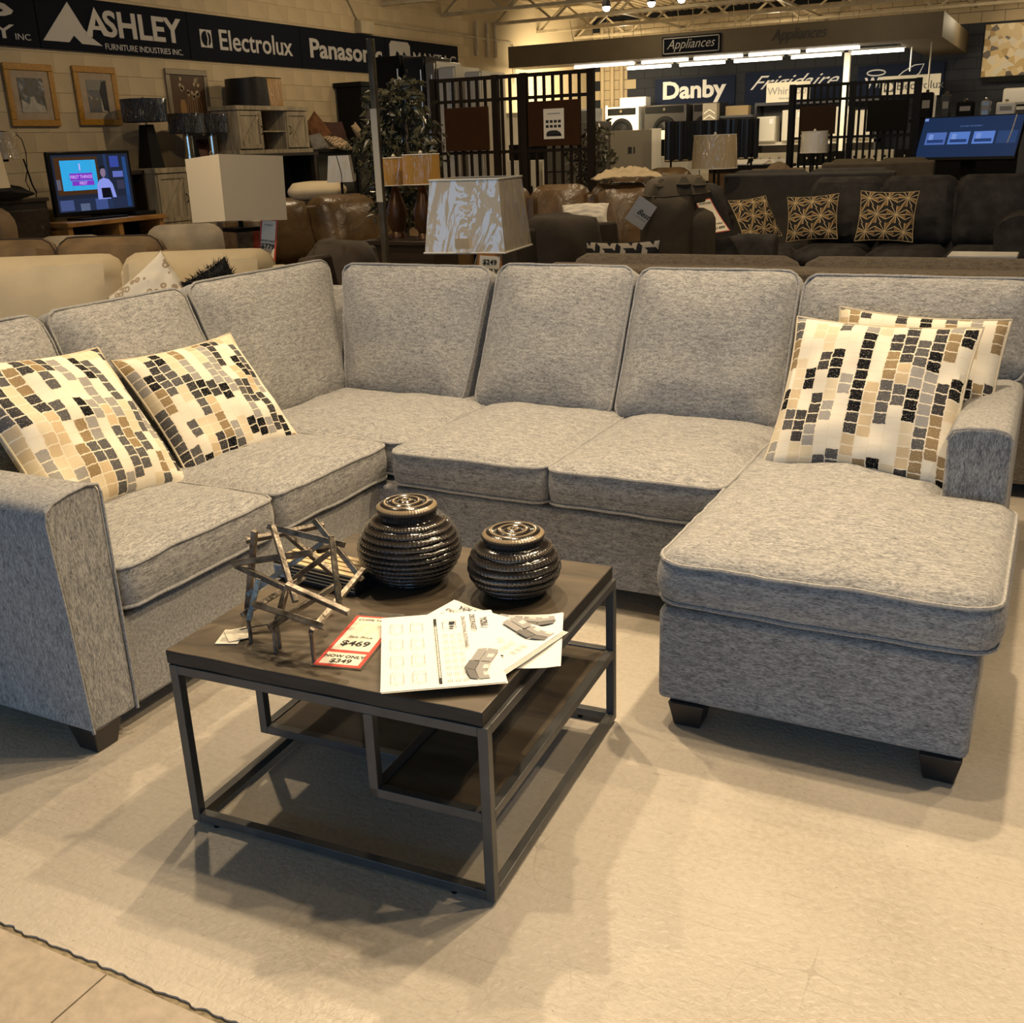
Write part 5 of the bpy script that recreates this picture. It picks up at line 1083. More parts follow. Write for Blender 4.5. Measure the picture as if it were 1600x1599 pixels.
o = B().tube([(-8.98, 9.92+.03*math.cos(k*.7), 1.45+.05*math.sin(k*.7)+.004*k) for k in range(18)]+[(-8.96, 9.93, 1.40)], .005, 6).done('cable_coil', mat('clear_cable', (.5, .45, .35), .2)); tag(o, 'coiled clear lamp cord between the two chrome lamps', 'cable')
o = cushion('basket', None, mat('rust_leather', (.075, .022, .008), .6, var=.3), frame3((-9.24, 10.05, 1.387), (0, 1, 0), (-.25, 0, 1)), .28, .30, .08, r=.03, rc=.02, pipe=0, res=.06); o.name = 'rust_cushion'; tag(o, 'rust brown cushion beside the grey-washed cabinet', 'cushion')
# shades on the upper cabinet
WBS = wrap_plastic('sequin_black', (.003, .003, .003), .05, 1.0, (30, 30, 30), .25)
o = thing('lamp_shade', 'black sequined drum lampshade resting on the media cabinet', 'lampshade', (-9.2, 10.93, 2.052)); b = B(); b.lathe([(.27, 0), (.255, .32)], 30, caps=False); b.done('drum', WBS, o); B().lathe([(.252, .315), (.252, .32)], 24).done('liner', BLACK, o)
o = thing('lamp_shade', 'amber oblong lampshade resting on the cabinet behind black one', 'lampshade', (-9.3, 11.35, 2.052)); b = B(); frustum(b, .12, .24, .12, .24, 0, .35, 3); b.done('drum', wrap_plastic('cellophane_on_honey', (.30, .17, .035), .1, .8), o, smooth=False); B().tube([(-.12, -.24, .35), (.12, -.24, .35), (.12, .24, .35), (-.12, .24, .35)], .006, 6, closed=True).done('rim', BLACK, o)
# pictures
def painting(label, yc, zc, w, h, fm, mw, art, group='framed pictures on the left wall', rz=0):
    t = thing('framed_picture', label, 'picture', (WX+.01, yc, zc), group=group); e = .065
    b = B(); b.bx(0, .03, -w/2, w/2, h/2-e, h/2); b.bx(0, .03, -w/2, w/2, -h/2, -h/2+e); b.bx(0, .03, -w/2, -w/2+e, -h/2+e, h/2-e); b.bx(0, .03, w/2-e, w/2, -h/2+e, h/2-e); b.done('frame', fm, t, bevel=.006)
    B().bx(0, .016, -w/2+e, w/2-e, -h/2+e, h/2-e).done('mat_board', mw, t); art(t, w, h)
FRG = wood('golden_frame', (.28, .13, .012), (.42, .21, .025), .4); MTB = mat('mat_board', (.34, .265, .19), .8, var=.1, vscale=12)
def blotch(name, cols, sc=7):
    m, t_, b_ = nt(name); tc = N(t_, 'ShaderNodeTexCoord'); nz = N(t_, 'ShaderNodeTexNoise'); nz.inputs['Scale'].default_value = sc; nz.inputs['Detail'].default_value = 6; nz.inputs['Distortion'].default_value = 1.2; L(t_, tc.outputs['Object'], nz.inputs['Vector'])
    r = ramp(t_, [(.3+.4*i/(len(cols)-1), c) for i, c in enumerate(cols)]); L(t_, nz.outputs[0], r.inputs[0]); L(t_, r.outputs[0], b_.inputs['Base Color']); b_.inputs['Roughness'].default_value = .5; return m
ART1 = blotch('rock_pool_art', [(.02, .02, .025), (.10, .085, .06), (.09, .10, .12), (.34, .32, .29)], 9); ART2 = blotch('waterfall_art', [(.02, .022, .03), (.12, .13, .15), (.10, .085, .06), (.36, .33, .29)], 8)
def art1(t, w, h):
    B().bx(.016, .020, -.155, .155, -.165, .165).done('print', ART1, t); B().prism([(-.15, -.165), (.15, -.165), (.13, -.10), (.04, -.07), (.02, -.01), (-.03, -.02), (-.05, -.09), (-.14, -.04)], 0, .020, .0215).done('pool', mat('pale_water', (.36, .33, .27), .6, var=.2, vscale=20), t)
def art2(t, w, h):
    B().bx(.016, .020, -.135, .135, -.165, .165).done('print', ART2, t); B().bx(.020, .0212, -.135, .06, .06, .165).done('sky', mat('pale_sky_print', (.20, .19, .165), .6), t); B().prism([(.03, -.16), (.10, -.16), (.06, .03), (.04, .03)], 0, .020, .0215).done('pool', mat('pale_water', (.36, .33, .27)), t); B().prism([(.06, -.14), (.135, -.16), (.135, .165), (.07, .14), (.03, .05)], 0, .0213, .022).done('tree', mat('dark_print', (.018, .018, .02), .6), t)
def art3(t, w, h):
    B().bx(.016, .020, -w/2+.075, w/2-.075, -h/2+.075, h/2-.075).done('print', mat('umber_print', (.06, .028, .010), .6), t); b = B(); rnd = random.Random(2)
    for k in range(16):
        y, z = rnd.uniform(-.17, .17), rnd.uniform(-.02, .2); rr = rnd.uniform(.02, .034); b.prism([(y+rr*math.cos(a*PI/4)*rnd.uniform(.7, 1.1), z+rr*math.sin(a*PI/4)) for a in range(8)], 0, .020, .024)
    b.done('tulips', mat('tulip_print', (.34, .26, .16), .7), t); b = B()
    for k in range(7): b.bar((.022, -.02+.03*k, .02), (.022, -.06+.045*k, -.2), .004, .008)
    b.prism([(-.17, -.20), (-.07, -.20), (-.07, -.10), (-.09, -.04), (-.15, -.04), (-.17, -.10)], 0, .020, .026); b.done('vase_print', mat('ochre_print', (.24, .13, .04), .7), t)
painting('gold framed rock pool print, leftmost picture on the left wall', 8.04, 2.14, .60, .60, FRG, MTB, art1); painting('gold framed waterfall print, second picture on the left wall', 8.90, 2.15, .59, .60, FRG, MTB, art2)
painting('silver and black framed tulip print above the foil lamps', 10.31, 2.18, .70, .60, mat('pewter_frame', (.20, .17, .12), .4, .5), mat('frame_black', (.02, .015, .01), .5), art3)
# television on a golden wood stand
t = thing('tv_stand', 'golden oak television stand with dark open bays', 'tv stand', (-8.75, 8.17, 0)); OAK = wood('honey_oak', (.20, .095, .022), (.34, .175, .05), .4, (4, 4, 30))
B().bx(-.42, .03, -.69, .64, .87, .915).done('top', OAK, t, bevel=.005); B().bx(-.42, -.40, -.66, .62, .08, .87).done('back', GWD, t); B().bx(-.40, .0, -.66, .62, .66, .70).done('shelf', OAK, t); B().bx(-.40, 0, -.66, .62, .05, .12).done('plinth', OAK, t)
for y in (-.67, -.02, .56): B().bx(-.40, .0, y, y+.06, 0, .87).done('side', OAK, t)
o = B().bx(-9.1, -8.85, 8.52, 8.80, .917, .955).done('set_top_box', BLACK, bevel=.005); tag(o, 'black set-top box beside the television on oak stand', 'electronics')
tv = thing('television', 'large black television showing a presenter beside a cyan screen', 'television', (-8.95, 8.08, .917)); 
B().bx(-.03, .02, -.53, .53, .045, .665).done('bezel', mat('gloss_black', (.006, .006, .007), .3, spec=.2), tv, bevel=.008); B().bx(-.12, .12, -.30, .30, 0, .02).done('foot', BLACK, tv, bevel=.005); B().bx(-.03, .0, -.06, .06, .02, .05).done('neck', BLACK, tv)
def em(name, c, s=1.25): return mat(name, (0, 0, 0), .4, emis=c, estr=s, spec=.04)
def flat(t, x, P, m, nm):
    b = B(); b.poly([(x, p[0], p[1]) for p in P]); return b.done(nm, m, t, smooth=False, fix=False)
def rc(y0, y1, z0, z1): return [(y0, z0), (y1, z0), (y1, z1), (y0, z1)]
flat(tv, .0215, rc(-.495, .495, .085, .632), em('studio_dark', (.012, .016, .030)), 'screen'); E2 = .0225
for P, c, nm in [(rc(-.47, .08, .25, .61), (.045, .020, .008), 'picture'), (rc(-.40, .05, .29, .58), (.02, .42, .85), 'picture'), (rc(.16, .20, .1, .63), (.015, .03, .08), 'picture'), (rc(.24, .36, .50, .61), (.03, .05, .25), 'picture'), (rc(.26, .40, .40, .46), (.09, .12, .38), 'picture'),
                 (rc(.30, .40, .28, .37), (.03, .03, .06), 'picture'), (rc(.41, .46, .10, .60), (.015, .05, .16), 'picture'), (rc(-.47, .47, .09, .21), (.015, .022, .05), 'picture'), (rc(-.47, -.30, .10, .20), (.06, .085, .22), 'picture'), (rc(-.22, -.10, .09, .16), (.10, .13, .22), 'picture'),
                 (rc(-.02, .14, .09, .20), (.05, .08, .24), 'picture'), (rc(-.47, -.42, .30, .40), (.20, .24, .35), 'picture')]: flat(tv, E2, P, em('tv_%d_%d_%d' % tuple(int(v*999) for v in c), c), nm)
flat(tv, .0232, rc(-.30, -.01, .385, .455), em('tv_purple', (.16, .03, .42)), 'picture'); flat(tv, .0232, rc(-.28, .0, .335, .380), em('tv_purple', (.16, .03, .42)), 'picture')
b = B(); text_mesh(b.bm, 'FIRST THINGS', .045, frame3((.0240, -.155, .418), (0, 1, 0), (0, 0, 1)), off=.0006); text_mesh(b.bm, 'FIRST', .042, frame3((.0240, -.14, .356), (0, 1, 0), (0, 0, 1)), off=.0006); text_mesh(b.bm, '1', .09, frame3((.0240, -.16, .51), (0, 1, 0), (0, 0, 1)), off=.002); b.done('lettering', em('tv_rose', (.55, .35, .75)), tv, smooth=False)
flat(tv, .0236, [(.02, .19), (.03, .33), (.07, .38), (.13, .40), (.20, .38), (.24, .33), (.27, .20), (.22, .20), (.20, .30), (.19, .19)], em('tv_shirt', (.20, .24, .62)), 'picture'); flat(tv, .0240, [(.13+.035*math.cos(a*PI/8), .455+.052*math.sin(a*PI/8)) for a in range(16)], em('tv_face', (.18, .13, .20)), 'picture'); flat(tv, .0244, [(.095, .46), (.09, .50), (.12, .52), (.16, .515), (.17, .48), (.16, .49), (.11, .49)], em('tv_hair', (.008, .008, .012)), 'picture'); flat(tv, .0244, rc(.08, .20, .20, .30), em('tv_tablet', (.004, .004, .008)), 'picture')
area('tv_glow', (-8.90, 8.08, 1.24), (-7, 8.1, 1.2), .9, .5, 2.0, (.4, .6, 1))
# espresso dresser and the lamp on it
t = thing('dresser', 'espresso dresser with small round knobs at the left edge', 'dresser', (-8.9, 6.95, 0)); B().bx(-.5, .02, -.72, .50, 1.13, 1.165).done('top', WD, t, bevel=.004); B().bx(-.48, 0, -.70, .48, .05, 1.13).done('body', mat('espresso_body', (.010, .007, .006), .45), t, bevel=.004)
for y0_, y1_, z0_, z1_ in ((-.62, -.05, .80, 1.0), (.0, .44, .72, 1.06), (-.62, -.05, .50, .74), (.0, .44, .36, .66)):
    d = B().bx(0, .018, y0_, y1_, z0_, z1_).done('drawer', WD, t, bevel=.004); B().lathe([(.006, 0), (.006, .02), (.015, .025), (.012, .035), (.001, .037)], 12).done('knob', CHROME, d, loc=(.018, (y0_+y1_)/2+.12, (z0_+z1_)/2), rot=(0, PI/2, 0))
for k in range(2): B().bx(-.4, 0, -.70+1.1*k, -.64+1.1*k, 0, .05).done('foot', WD, t)
t = thing('table_lamp', 'clear wrapped lamp with black wire cord at the left edge', 'lamp', (-8.95, 7.05, 1.165)); b = B(); b.lathe([(.175, .36), (.16, .60)], 24, caps=False); b.done('lamp_shade', wrap_plastic('cellophane_on_sand', (.33, .26, .16), .08, .9), t)
B().lathe([(.11, 0), (.11, .015), (.008, .02), (.008, .34), (.06, .34), (.06, .37), (.01, .37), (.01, .62)], 16).done('base', BLACK, t)
B().tube([(.02, .02, .61), (.06, .15, .595), (.10, .18, .53), (.10, .20, .42), (.10, .18, .26), (.10, .14, .16), (.10, .17, .08), (.10, .14, .03), (.10, .06, .008)], .005, 6).done('cord', BLACK, t); B().tube([(.11, .15, .36), (.11, .18, .22), (.11, .20, .12), (.11, .23, .06), (.11, .22, .01)], .008, 6).done('cord', BLACK, t)
pillow('cushion', 'black cushion lying flat on the espresso dresser', 'cushion', frame3((-8.72, 6.78, 1.24), (0, 1, -.1), (-1, 0, 0)), .50, .36, .15, BLACK, seed=20)
t = thing('table_lamp', 'plain cream tapered shade cut by the left image edge', 'lamp', (-7.92, 6.02, 0)); b = B(); b.lathe([(.20, 1.30), (.17, 1.60)], 20, caps=False); b.done('lamp_shade', SHADE, t); B().lathe([(.15, 0), (.15, .02), (.015, .04), (.015, 1.6)], 12).done('base', BLACK, t)
t = thing('armchair', 'tan wing of an armchair at the extreme left edge', 'armchair', (-7.32, 5.50, 0), CA); cushion('backrest', t, BROWNF, frame3((-.42, 0, .42), (1, 0, 0), (0, .15, 1)), .62, .76, .16, r=.06, rc=.16, pipe=0, res=.07); B().bx(-.42, .2, -.35, .1, .06, .42).done('base', BROWNF, t, bevel=.03)
for x_ in (-.38, .16):
    for y_ in (-.3, .05): B().bx(x_-.02, x_+.02, y_-.02, y_+.02, 0, .06).done('leg', FOOT, t)
# dark bookcase side panel between tv and grey cabinet
t = thing('bookcase', 'dark brown bookcase between television and grey cabinet', 'bookcase', (-9.05, 8.86, 0)); B().bx(-.35, .0, -.16, -.14, 0, 1.36).done('side', WD, t); B().bx(-.35, 0, .02, .04, 0, 1.36).done('side', WD, t); B().bx(-.35, 0, -.16, .04, 1.33, 1.37).done('top', WD, t); B().bx(-.35, -.33, -.14, .02, 0, 1.33).done('back', WD, t); B().bx(-.33, -.01, -.14, .02, .8, .82).done('shelf', WD, t)
# dark chest with cushions
t = thing('chest', 'black chest with glass doors carrying loose cushions', 'chest', (-8.95, 12.5, 0)); B().bx(-.45, .03, -.74, .74, 1.49, 1.53).done('top', BLACK, t, bevel=.004); B().bx(-.43, 0, -.72, .72, .05, 1.49).done('body', BLACK, t)
for y in (-.68, -.2, .28): d = B().bx(0, .02, y, y+.42, .9, 1.44).done('door', BLACK, t, bevel=.003); B().bx(.02, .023, y+.06, y+.36, .96, 1.38).done('pane', mat('dark_glass', (.03, .028, .025), .08), d); B().bx(.023, .04, y+.38, y+.40, 1.1, 1.2).done('handle', CHROME, d)
B().bx(-.40, -.02, -.70, .70, 0, .05).done('plinth', BLACK, t)
PG = 'loose cushions on the black chest'
pillow('cushion', 'rust brown cushion standing on its corner on the black chest', 'cushion', frame3((-9.15, 12.22, 1.77), (0, .8, .55), (-.3, -.5, .8)), .38, .38, .13, mat('rust_cotton', (.11, .042, .012), .9, var=.3), PG, seed=21)
pillow('cushion', 'grey velvet cushion at the left end of black chest', 'cushion', frame3((-9.0, 12.0, 1.62), (0, 1, .1), (-.5, 0, .85)), .34, .24, .12, mat('silver_velvet', (.15, .135, .12), .7), PG, seed=22)
pillow('cushion', 'zigzag striped cushion lying on the black chest', 'cushion', frame3((-8.95, 12.40, 1.60), (0, 1, -.12), (-.8, 0, .5)), .42, .26, .13, zigzag_pattern('zigzag_print'), PG, seed=23)
pillow('cushion', 'dark maroon cushion behind the zigzag one on the chest', 'cushion', frame3((-9.22, 12.75, 1.72), (0, 1, 0), (-.3, 0, .95)), .46, .36, .12, mat('maroon_cotton', (.05, .018, .012), .9), PG, seed=24)
pillow('cushion', 'rolled cream and rust cushion leaning at the chest right end', 'cushion', frame3((-8.98, 12.98, 1.70), (0, .5, .25), (-.2, .35, .9)), .12, .36, .11, mat('sand_cotton', (.36, .27, .16), .9), PG, seed=25)
t = thing('tall_cabinet', 'tall black cabinet behind the striped cushions by the pole', 'cabinet', (-9.28, 13.93, 0)); B().bx(-.28, .15, -.62, .62, .05, 2.36).done('body', BLACK, t, bevel=.005); B().bx(-.30, .18, -.66, .66, 2.36, 2.42).done('cornice', BLACK, t); B().bx(.15, .165, -.58, -.02, .15, 2.25).done('door', WD, t); B().bx(.15, .165, .02, .58, .15, 2.25).done('door', WD, t); B().bx(-.26, .12, -.6, .6, 0, .05).done('plinth', BLACK, t)

# ---------------------------------------------------------------- refrigerators beyond the screen
STL = mat('brushed_steel', (.42, .40, .36), .3, .85); REFW = mat('appliance_white', (.68, .63, .52), .4)
t = thing('plinth', 'low display platform under the tall refrigerators', 'platform', (-6.9, 11.6, 0)); B().bx(-.8, 1.0, -.4, .4, .02, .45).done('deck', DGREY, t); B().bx(-.75, .95, -.35, .35, 0, .02).done('toe_kick', BLACK, t)
for i, (x, wd, top, m, lab) in enumerate([(-7.34, .44, 2.53, BLACK, 'black refrigerator back panel behind the ficus top'), (-6.95, .29, 2.50, mat('steel_black_glass', (.03, .03, .03), .1), 'black glass refrigerator with bright steel edge, second from left'), (-6.73, .14, 2.44, STL, 'narrow brushed steel refrigerator between black glass and white ones'), (-6.52, .22, 2.37, REFW, 'first white refrigerator beyond the slatted screen'), (-6.18, .22, 2.30, REFW, 'second white refrigerator beyond the slatted screen')]):
    t = thing('refrigerator', lab, 'refrigerator', (x, 11.55, .45), group='tall refrigerators on the platform'); B().bx(-wd/2, wd/2, -.28, .3, .03, top-.45).done('body', m, t, bevel=.01); B().bx(-wd/2+.01, wd/2-.01, -.32, -.285, .06, top-.47).done('door', m, t, bevel=.008); B().tube([(wd/2-.03, -.35, .9), (wd/2-.03, -.35, top-.6)], .012, 8).done('handle', STL, t); B().bx(-wd/2+.02, wd/2-.02, -.25, .28, 0, .03).done('toe_kick', BLACK, t)
t = thing('refrigerator', 'pale refrigerator seen through the slats under the left panel', 'refrigerator', (-5.85, 13.5, 0), group='appliances behind the slats'); B().bx(-.35, .35, -.3, .3, .03, 1.75).done('body', mat('dull_steel', (.16, .15, .13), .4, .5), t, bevel=.01); B().bx(-.33, .33, -.34, -.305, 1.15, 1.73).done('door', mat('dull_steel', (.16, .15, .13)), t); B().bx(-.33, .33, -.34, -.305, .06, 1.13).done('door', mat('dull_steel', (.16, .15, .13)), t); B().bx(-.3, .3, -.28, .28, 0, .03).done('toe_kick', BLACK, t)
# white ranges and counters glimpsed through the slats of the first screen
for i in range(4):
    t = thing('range', 'white range %s in the row behind the slatted screen with the poster' % ['first from left', 'second from left', 'third from left', 'fourth from left'][i], 'range', (-8.15+.85*i, 16.5, 0), group='white ranges behind the slats'); B().bx(-.38, .38, -.3, .3, .05, 1.25).done('body', WHITE, t, bevel=.01); B().bx(-.38, .38, .2, .3, 1.25, 1.5).done('backguard', BLACK, t); B().bx(-.30, .30, -.33, -.305, .25, .85).done('oven_door', BLACK, t, bevel=.01); B().tube([(-.28, -.36, .9), (.28, -.36, .9)], .012, 6).done('handle', STL, t); B().bx(-.35, .35, -.26, .28, 0, .05).done('toe_kick', BLACK, t)
for i in range(3):
    t = thing('refrigerator', 'white refrigerator %s by the far left wall' % ['nearest', 'second nearest', 'farthest'][i], 'refrigerator', (-9.15, 16.3+1.1*i, 0), group='white refrigerators by the far left wall'); B().bx(-.4, .35, -.42, .42, .03, 1.85+.1*i).done('body', REFW, t, bevel=.01); B().bx(.35, .39, -.41, .41, 1.2, 1.83+.1*i).done('door', REFW, t, bevel=.008); B().bx(.35, .39, -.41, .41, .06, 1.18).done('door', REFW, t, bevel=.008); B().bx(-.35, .3, -.38, .38, 0, .03).done('toe_kick', BLACK, t)
# washers
def washer(label, x, y, zb, m, door, wd=.66, hh=.95):
    t = thing('washing_machine', label, 'washer', (x, y, zb), group='front loading washers on the back shelf'); B().bx(-wd/2, wd/2, -.33, .33, 0, hh).done('body', m, t, bevel=.012); B().bx(-wd/2+.03, wd/2-.06, -.345, -.33, hh-.16, hh-.03).done('control_panel', BLACK, t); B().lathe([(.025, 0), (.03, .03)], 16).done('dial', CHROME, t, loc=(0, -.345, hh-.09), rot=(PI/2, 0, 0))
    B().lathe([(.25, 0), (.24, .03), (.18, .035), (.17, .01)], 32).done('door_ring', door, t, loc=(0, -.33, hh-.47), rot=(PI/2, 0, 0)); B().lathe([(.17, .005), (.001, .03)], 28, caps=False).done('door_glass', mat('gloss_black', (.008, .008, .009)), t, loc=(0, -.33, hh-.47), rot=(PI/2, 0, 0))
    B().bx(-.12, .12, -.372, -.369, .28, .46).done('paper_label', PAPERW, t); return t
t = thing('plinth', 'high display shelf unit under the washing machines', 'platform', (-7.6, 22.0, 0)); B().bx(-1.3, 1.30, -.4, .4, .02, 1.22).done('deck', DGREY, t); B().bx(-1.25, 1.25, -.35, .35, 0, .02).done('toe_kick', BLACK, t)
washer('white front loading washer with black door ring', -8.42, 22.0, 1.22, WHITE, BLACK, .74); washer('dark grey front loading washer beside the white one', -7.48, 22.0, 1.22, mat('graphite', (.06, .055, .05), .3, .4), BLACK, .9)
washer('second grey dryer half hidden at right of the washers', -6.65, 22.1, 1.22, mat('graphite', (.06, .055, .05)), BLACK, .55)
o = B().bx(-8.63, -8.05, 22.1, 22.4, 2.175, 2.36).done('cardboard_box', WHITE, bevel=.01); tag(o, 'white box on top of the white washing machine', 'box')
t = thing('display_stand', 'pale stand with chevron decor right of the washers', 'display', (-6.42, 21.35, 0)); B().bx(-.14, .14, -.1, .1, .02, 2.14).done('panel', mat('taupe_card', (.26, .22, .16), .6), t); B().bx(-.2, .2, -.15, .15, 0, .02).done('foot', BLACK, t)
for k in range(4): B().tube([(-.11, -.11, 1.65+.1*k), (0, -.11, 1.72+.1*k), (.11, -.11, 1.65+.1*k)], .012, 5).done('arc', PAPERW, t)
o = B().bx(-6.2, -5.75, 21.6, 21.8, 1.9, 2.08).done('carton', mat('tan_carton', (.30, .21, .10), .7)); tag(o, 'tan carton on the counter between washers and shelving', 'box')
t = thing('counter', 'dark counter between the washers and white shelving', 'counter', (-5.88, 21.7, 0)); B().bx(-.35, .25, -.3, .3, .02, 1.86).done('body', BLACK, t); B().bx(-.37, .27, -.32, .32, 1.86, 1.9).done('top', DGREY, t); B().bx(-.3, .2, -.25, .25, 0, .02).done('toe_kick', BLACK, t)
# black cabinets and steel items left of the washers
for x, z0_, z1_, lab in ((-9.0, 1.85, 2.15, 'upper dark microwave in the far corner stack'), (-8.98, 1.45, 1.75, 'middle dark microwave in the far corner stack'), (-8.98, .95, 1.35, 'lower dark microwave in the far corner stack')):
    t = thing('microwave', lab, 'microwave', (x, 21.2, z0_), group='dark microwaves in the far corner'); B().bx(-.26, .26, -.2, .2, 0, z1_-z0_).done('body', DGREY, t, bevel=.01); B().bx(-.22, .12, -.212, -.2, .04, z1_-z0_-.04).done('door', BLACK, t)
t = thing('rack', 'pale shelf rack holding dark microwaves in far corner', 'shelf', (-8.98, 21.25, 0)); 
for z in (.92, 1.41, 1.81): B().bx(-.32, .32, -.24, .24, z, z+.03).done('shelf', WHITE, t)
for x in (-.31, .31): B().bx(x-.015, x+.015, .2, .24, 0, 2.2).done('post', WHITE, t)
# big grey carton and black draped rack
t = thing('cardboard_box', 'big grey carton standing in front of the washers', 'box', (-4.95, 13.25, 0), CA); B().bx(-.34, .18, -.12, .12, .80, 1.62).done('carton', mat('grey_carton', (.20, .175, .13), .7), t, bevel=.004); B().bx(.18, .30, -.12, .12, .80, 1.63).done('carton_side', PAPERW, t); B().bx(-.12, -.07, -.122, -.12, 1.34, 1.42).done('printing', INK, t); B().bx(-.05, -.03, -.122, -.12, 1.34, 1.42).done('printing', INK, t); B().bx(-.3, .28, -.1, .1, 0, .80).done('pedestal', DGREY, t)
t = thing('curtain_rack', 'black ribbed plastic drape on a rack right of the carton', 'rack', (-3.98, 13.3, 0), CA); b = B(); P = []
for k in range(61): P.append((-.58+1.16*k/60, .02*math.sin(k*1.05)+.008*math.sin(k*2.7)))
b.prism(P+[(p[0], p[1]+.02) for p in P[::-1]], 2, 1.25, 1.70); b.done('drape', mat('ribbed_black_plastic', (.012, .013, .016), .3), t)
for x in (-.5, .1, .5): B().tube([(x, .01, 0), (x, .01, 1.30)], .014, 6).done('post', BLACK, t)
B().tube([(-.58, .01, 1.24), (.58, .01, 1.24)], .014, 6).done('rail', CHROME, t)
t = thing('counter', 'brown wood service counter behind the tan drum lamp', 'counter', (-3.78, 14.45, 0)); RW = wood('reddish_wood', (.085, .045, .018), (.16, .09, .04), .5, (20, 20, 3)); B().bx(-.50, .50, -.25, .25, .02, 1.10).done('body', RW, t); B().bx(-.53, .53, -.3, .3, 1.10, 1.14).done('top', BLACK, t); B().bx(-.45, .45, -.2, .2, 0, .02).done('toe_kick', BLACK, t)
for i, (x, rz, lab) in enumerate(((-3.92, .2, 'left loose white leaflet on the brown counter'), (-3.65, -.2, 'middle loose white leaflet on the brown counter'), (-3.40, .4, 'right loose white leaflet on the brown counter'))):
    o = B().prism([(-.1, -.13), (.1, -.13), (.1, .13), (-.1, .13)], 2, 0, .012).done('leaflet', PAPER, None, loc=(x, 14.4, 1.17), rot=(.2, 0, rz)); tag(o, lab, 'paper', 'leaflets on the brown counter')
o = B().bx(-4.18, -4.04, 14.4, 14.5, 1.141, 1.27).done('outlet_box', PAPERW, bevel=.005); tag(o, 'small cream socket box with two black holes on the counter', 'socket')
# white shelving with items
t = thing('shelving_unit', 'dark framed shelving unit full of white appliances at back', 'shelving', (-4.5, 22.2, 0)); B().bx(-1.2, 1.15, -.3, .3, 2.06, 2.12).done('top', DGREY, t); B().bx(-1.2, 1.15, -.3, .3, 1.32, 1.38).done('shelf', REFW, t); B().bx(-1.18, 1.13, .26, .3, 0, 2.06).done('back', mat('grey_back', (.12, .11, .10), .7), t)
for x in (-1.2, 1.11): B().bx(x, x+.04, -.3, .3, 0, 2.06).done('side', DGREY, t)
ords = ['first', 'second', 'third', 'fourth', 'fifth']
for i, (x, wd, hh) in enumerate(((-5.45, .40, .48), (-4.92, .42, .58), (-4.45, .40, .50), (-4.0, .36, .60), (-3.6, .30, .52))):
    t = thing('freezer', '%s white appliance from left on the back shelving' % ords[i], 'appliance', (x, 22.0, 1.38), group='white appliances on the back shelving'); B().bx(-wd/2, wd/2, -.18, .2, 0, hh).done('body', REFW, t, bevel=.01); B().bx(-wd/2+.01, wd/2-.01, -.21, -.185, .02, hh-.02).done('door', REFW, t, bevel=.006); B().bx(wd/2-.12, wd/2-.05, -.214, -.21, hh-.14, hh-.05).done('paper_label', PAPER, t)
for i in range(5):
    t = thing('range', '%s pale range from left below the back shelving' % ords[i], 'range', (-5.3+.78*i, 18.6, 0), group='pale ranges below the shelving'); B().bx(-.37, .37, -.3, .3, .05, 1.0).done('body', REFW, t, bevel=.01); B().bx(-.37, .37, .22, .3, 1.0, 1.22).done('backguard', REFW if i % 2 else BLACK, t); B().bx(-.31, .31, -.325, -.3, .2, .8).done('oven_door', BLACK, t)
    for k in range(4): B().lathe([(.02, 0), (.018, .03)], 10).done('knob', BLACK if i % 2 else WHITE, t, loc=(-.24+.16*k, .215, 1.12), rot=(PI/2, 0, 0))
    B().bx(-.33, .33, -.26, .28, 0, .05).done('toe_kick', BLACK, t)
t = thing('display_pole', 'white pole rising through the black slatted screen to canopy', 'pole', (-3.72, 20.5, 0)); B().bx(-.05, .05, -.05, .05, .01, 2.83).done('pole', PAPERW, t); B().bx(-.12, .12, -.12, .12, 0, .01).done('foot', PAPERW, t)
for k, (x, y, lab) in enumerate(((-2.62, 20.2, 'thin grey hanger rod under the right end of tubes'), (-2.22, 19.4, 'thin white rod holding the small notice'))):
    o = B().tube([(x, y, 2.02 if k else 2.45), (x, y, 2.835)], .015, 6).done('hanger_rod', PAPERW if k else STL); tag(o, lab, 'rod')
t = thing('notice', 'small white notice hanging from the thin white rod', 'notice', (-2.22, 19.385, 1.85)); B().bx(-.15, .15, -.008, .0, -.20, .18).done('sheet', PAPER, t); B().bx(-.10, .0, -.010, -.008, .02, .10).done('printing', GREYINK, t); B().bx(.04, .10, -.010, -.008, .03, .12).done('printing', INK, t); B().bx(-.1, .1, -.010, -.008, -.14, -.13).done('printing', INK, t)

# ---------------------------------------------------------------- right side: picture, monitor, coffee makers
MOSA = None
def mosaic_art():
    m, t_, b_ = nt('agate_art'); tc = N(t_, 'ShaderNodeTexCoord'); vo = N(t_, 'ShaderNodeTexVoronoi'); vo.inputs['Scale'].default_value = 9; L(t_, tc.outputs['Object'], vo.inputs['Vector'])
    r = ramp(t_, [(0, (.60, .46, .22)), (.3, (.72, .60, .36)), (.5, (.42, .27, .08)), (.65, (.66, .60, .46)), (.8, (.10, .08, .05)), (.9, (.55, .38, .14))], True)
    sp = N(t_, 'ShaderNodeSeparateColor'); L(t_, vo.outputs['Color'], sp.inputs[0]); L(t_, sp.outputs[0], r.inputs[0]); L(t_, r.outputs[0], b_.inputs['Base Color']); b_.inputs['Roughness'].default_value = .4; return m
t = thing('canvas_picture', 'large gold and cream agate canvas on the dark back wall', 'picture', (-.95, 22.93, 2.85)); B().bx(-.75, .75, -.05, .04, -.45, .45).done('canvas', mosaic_art(), t, bevel=.004); B().bx(-.72, .72, -.045, -.03, -.55, -.455).done('shadow_strip', BLACK, t)  # black strip stands in for the shade below the canvas
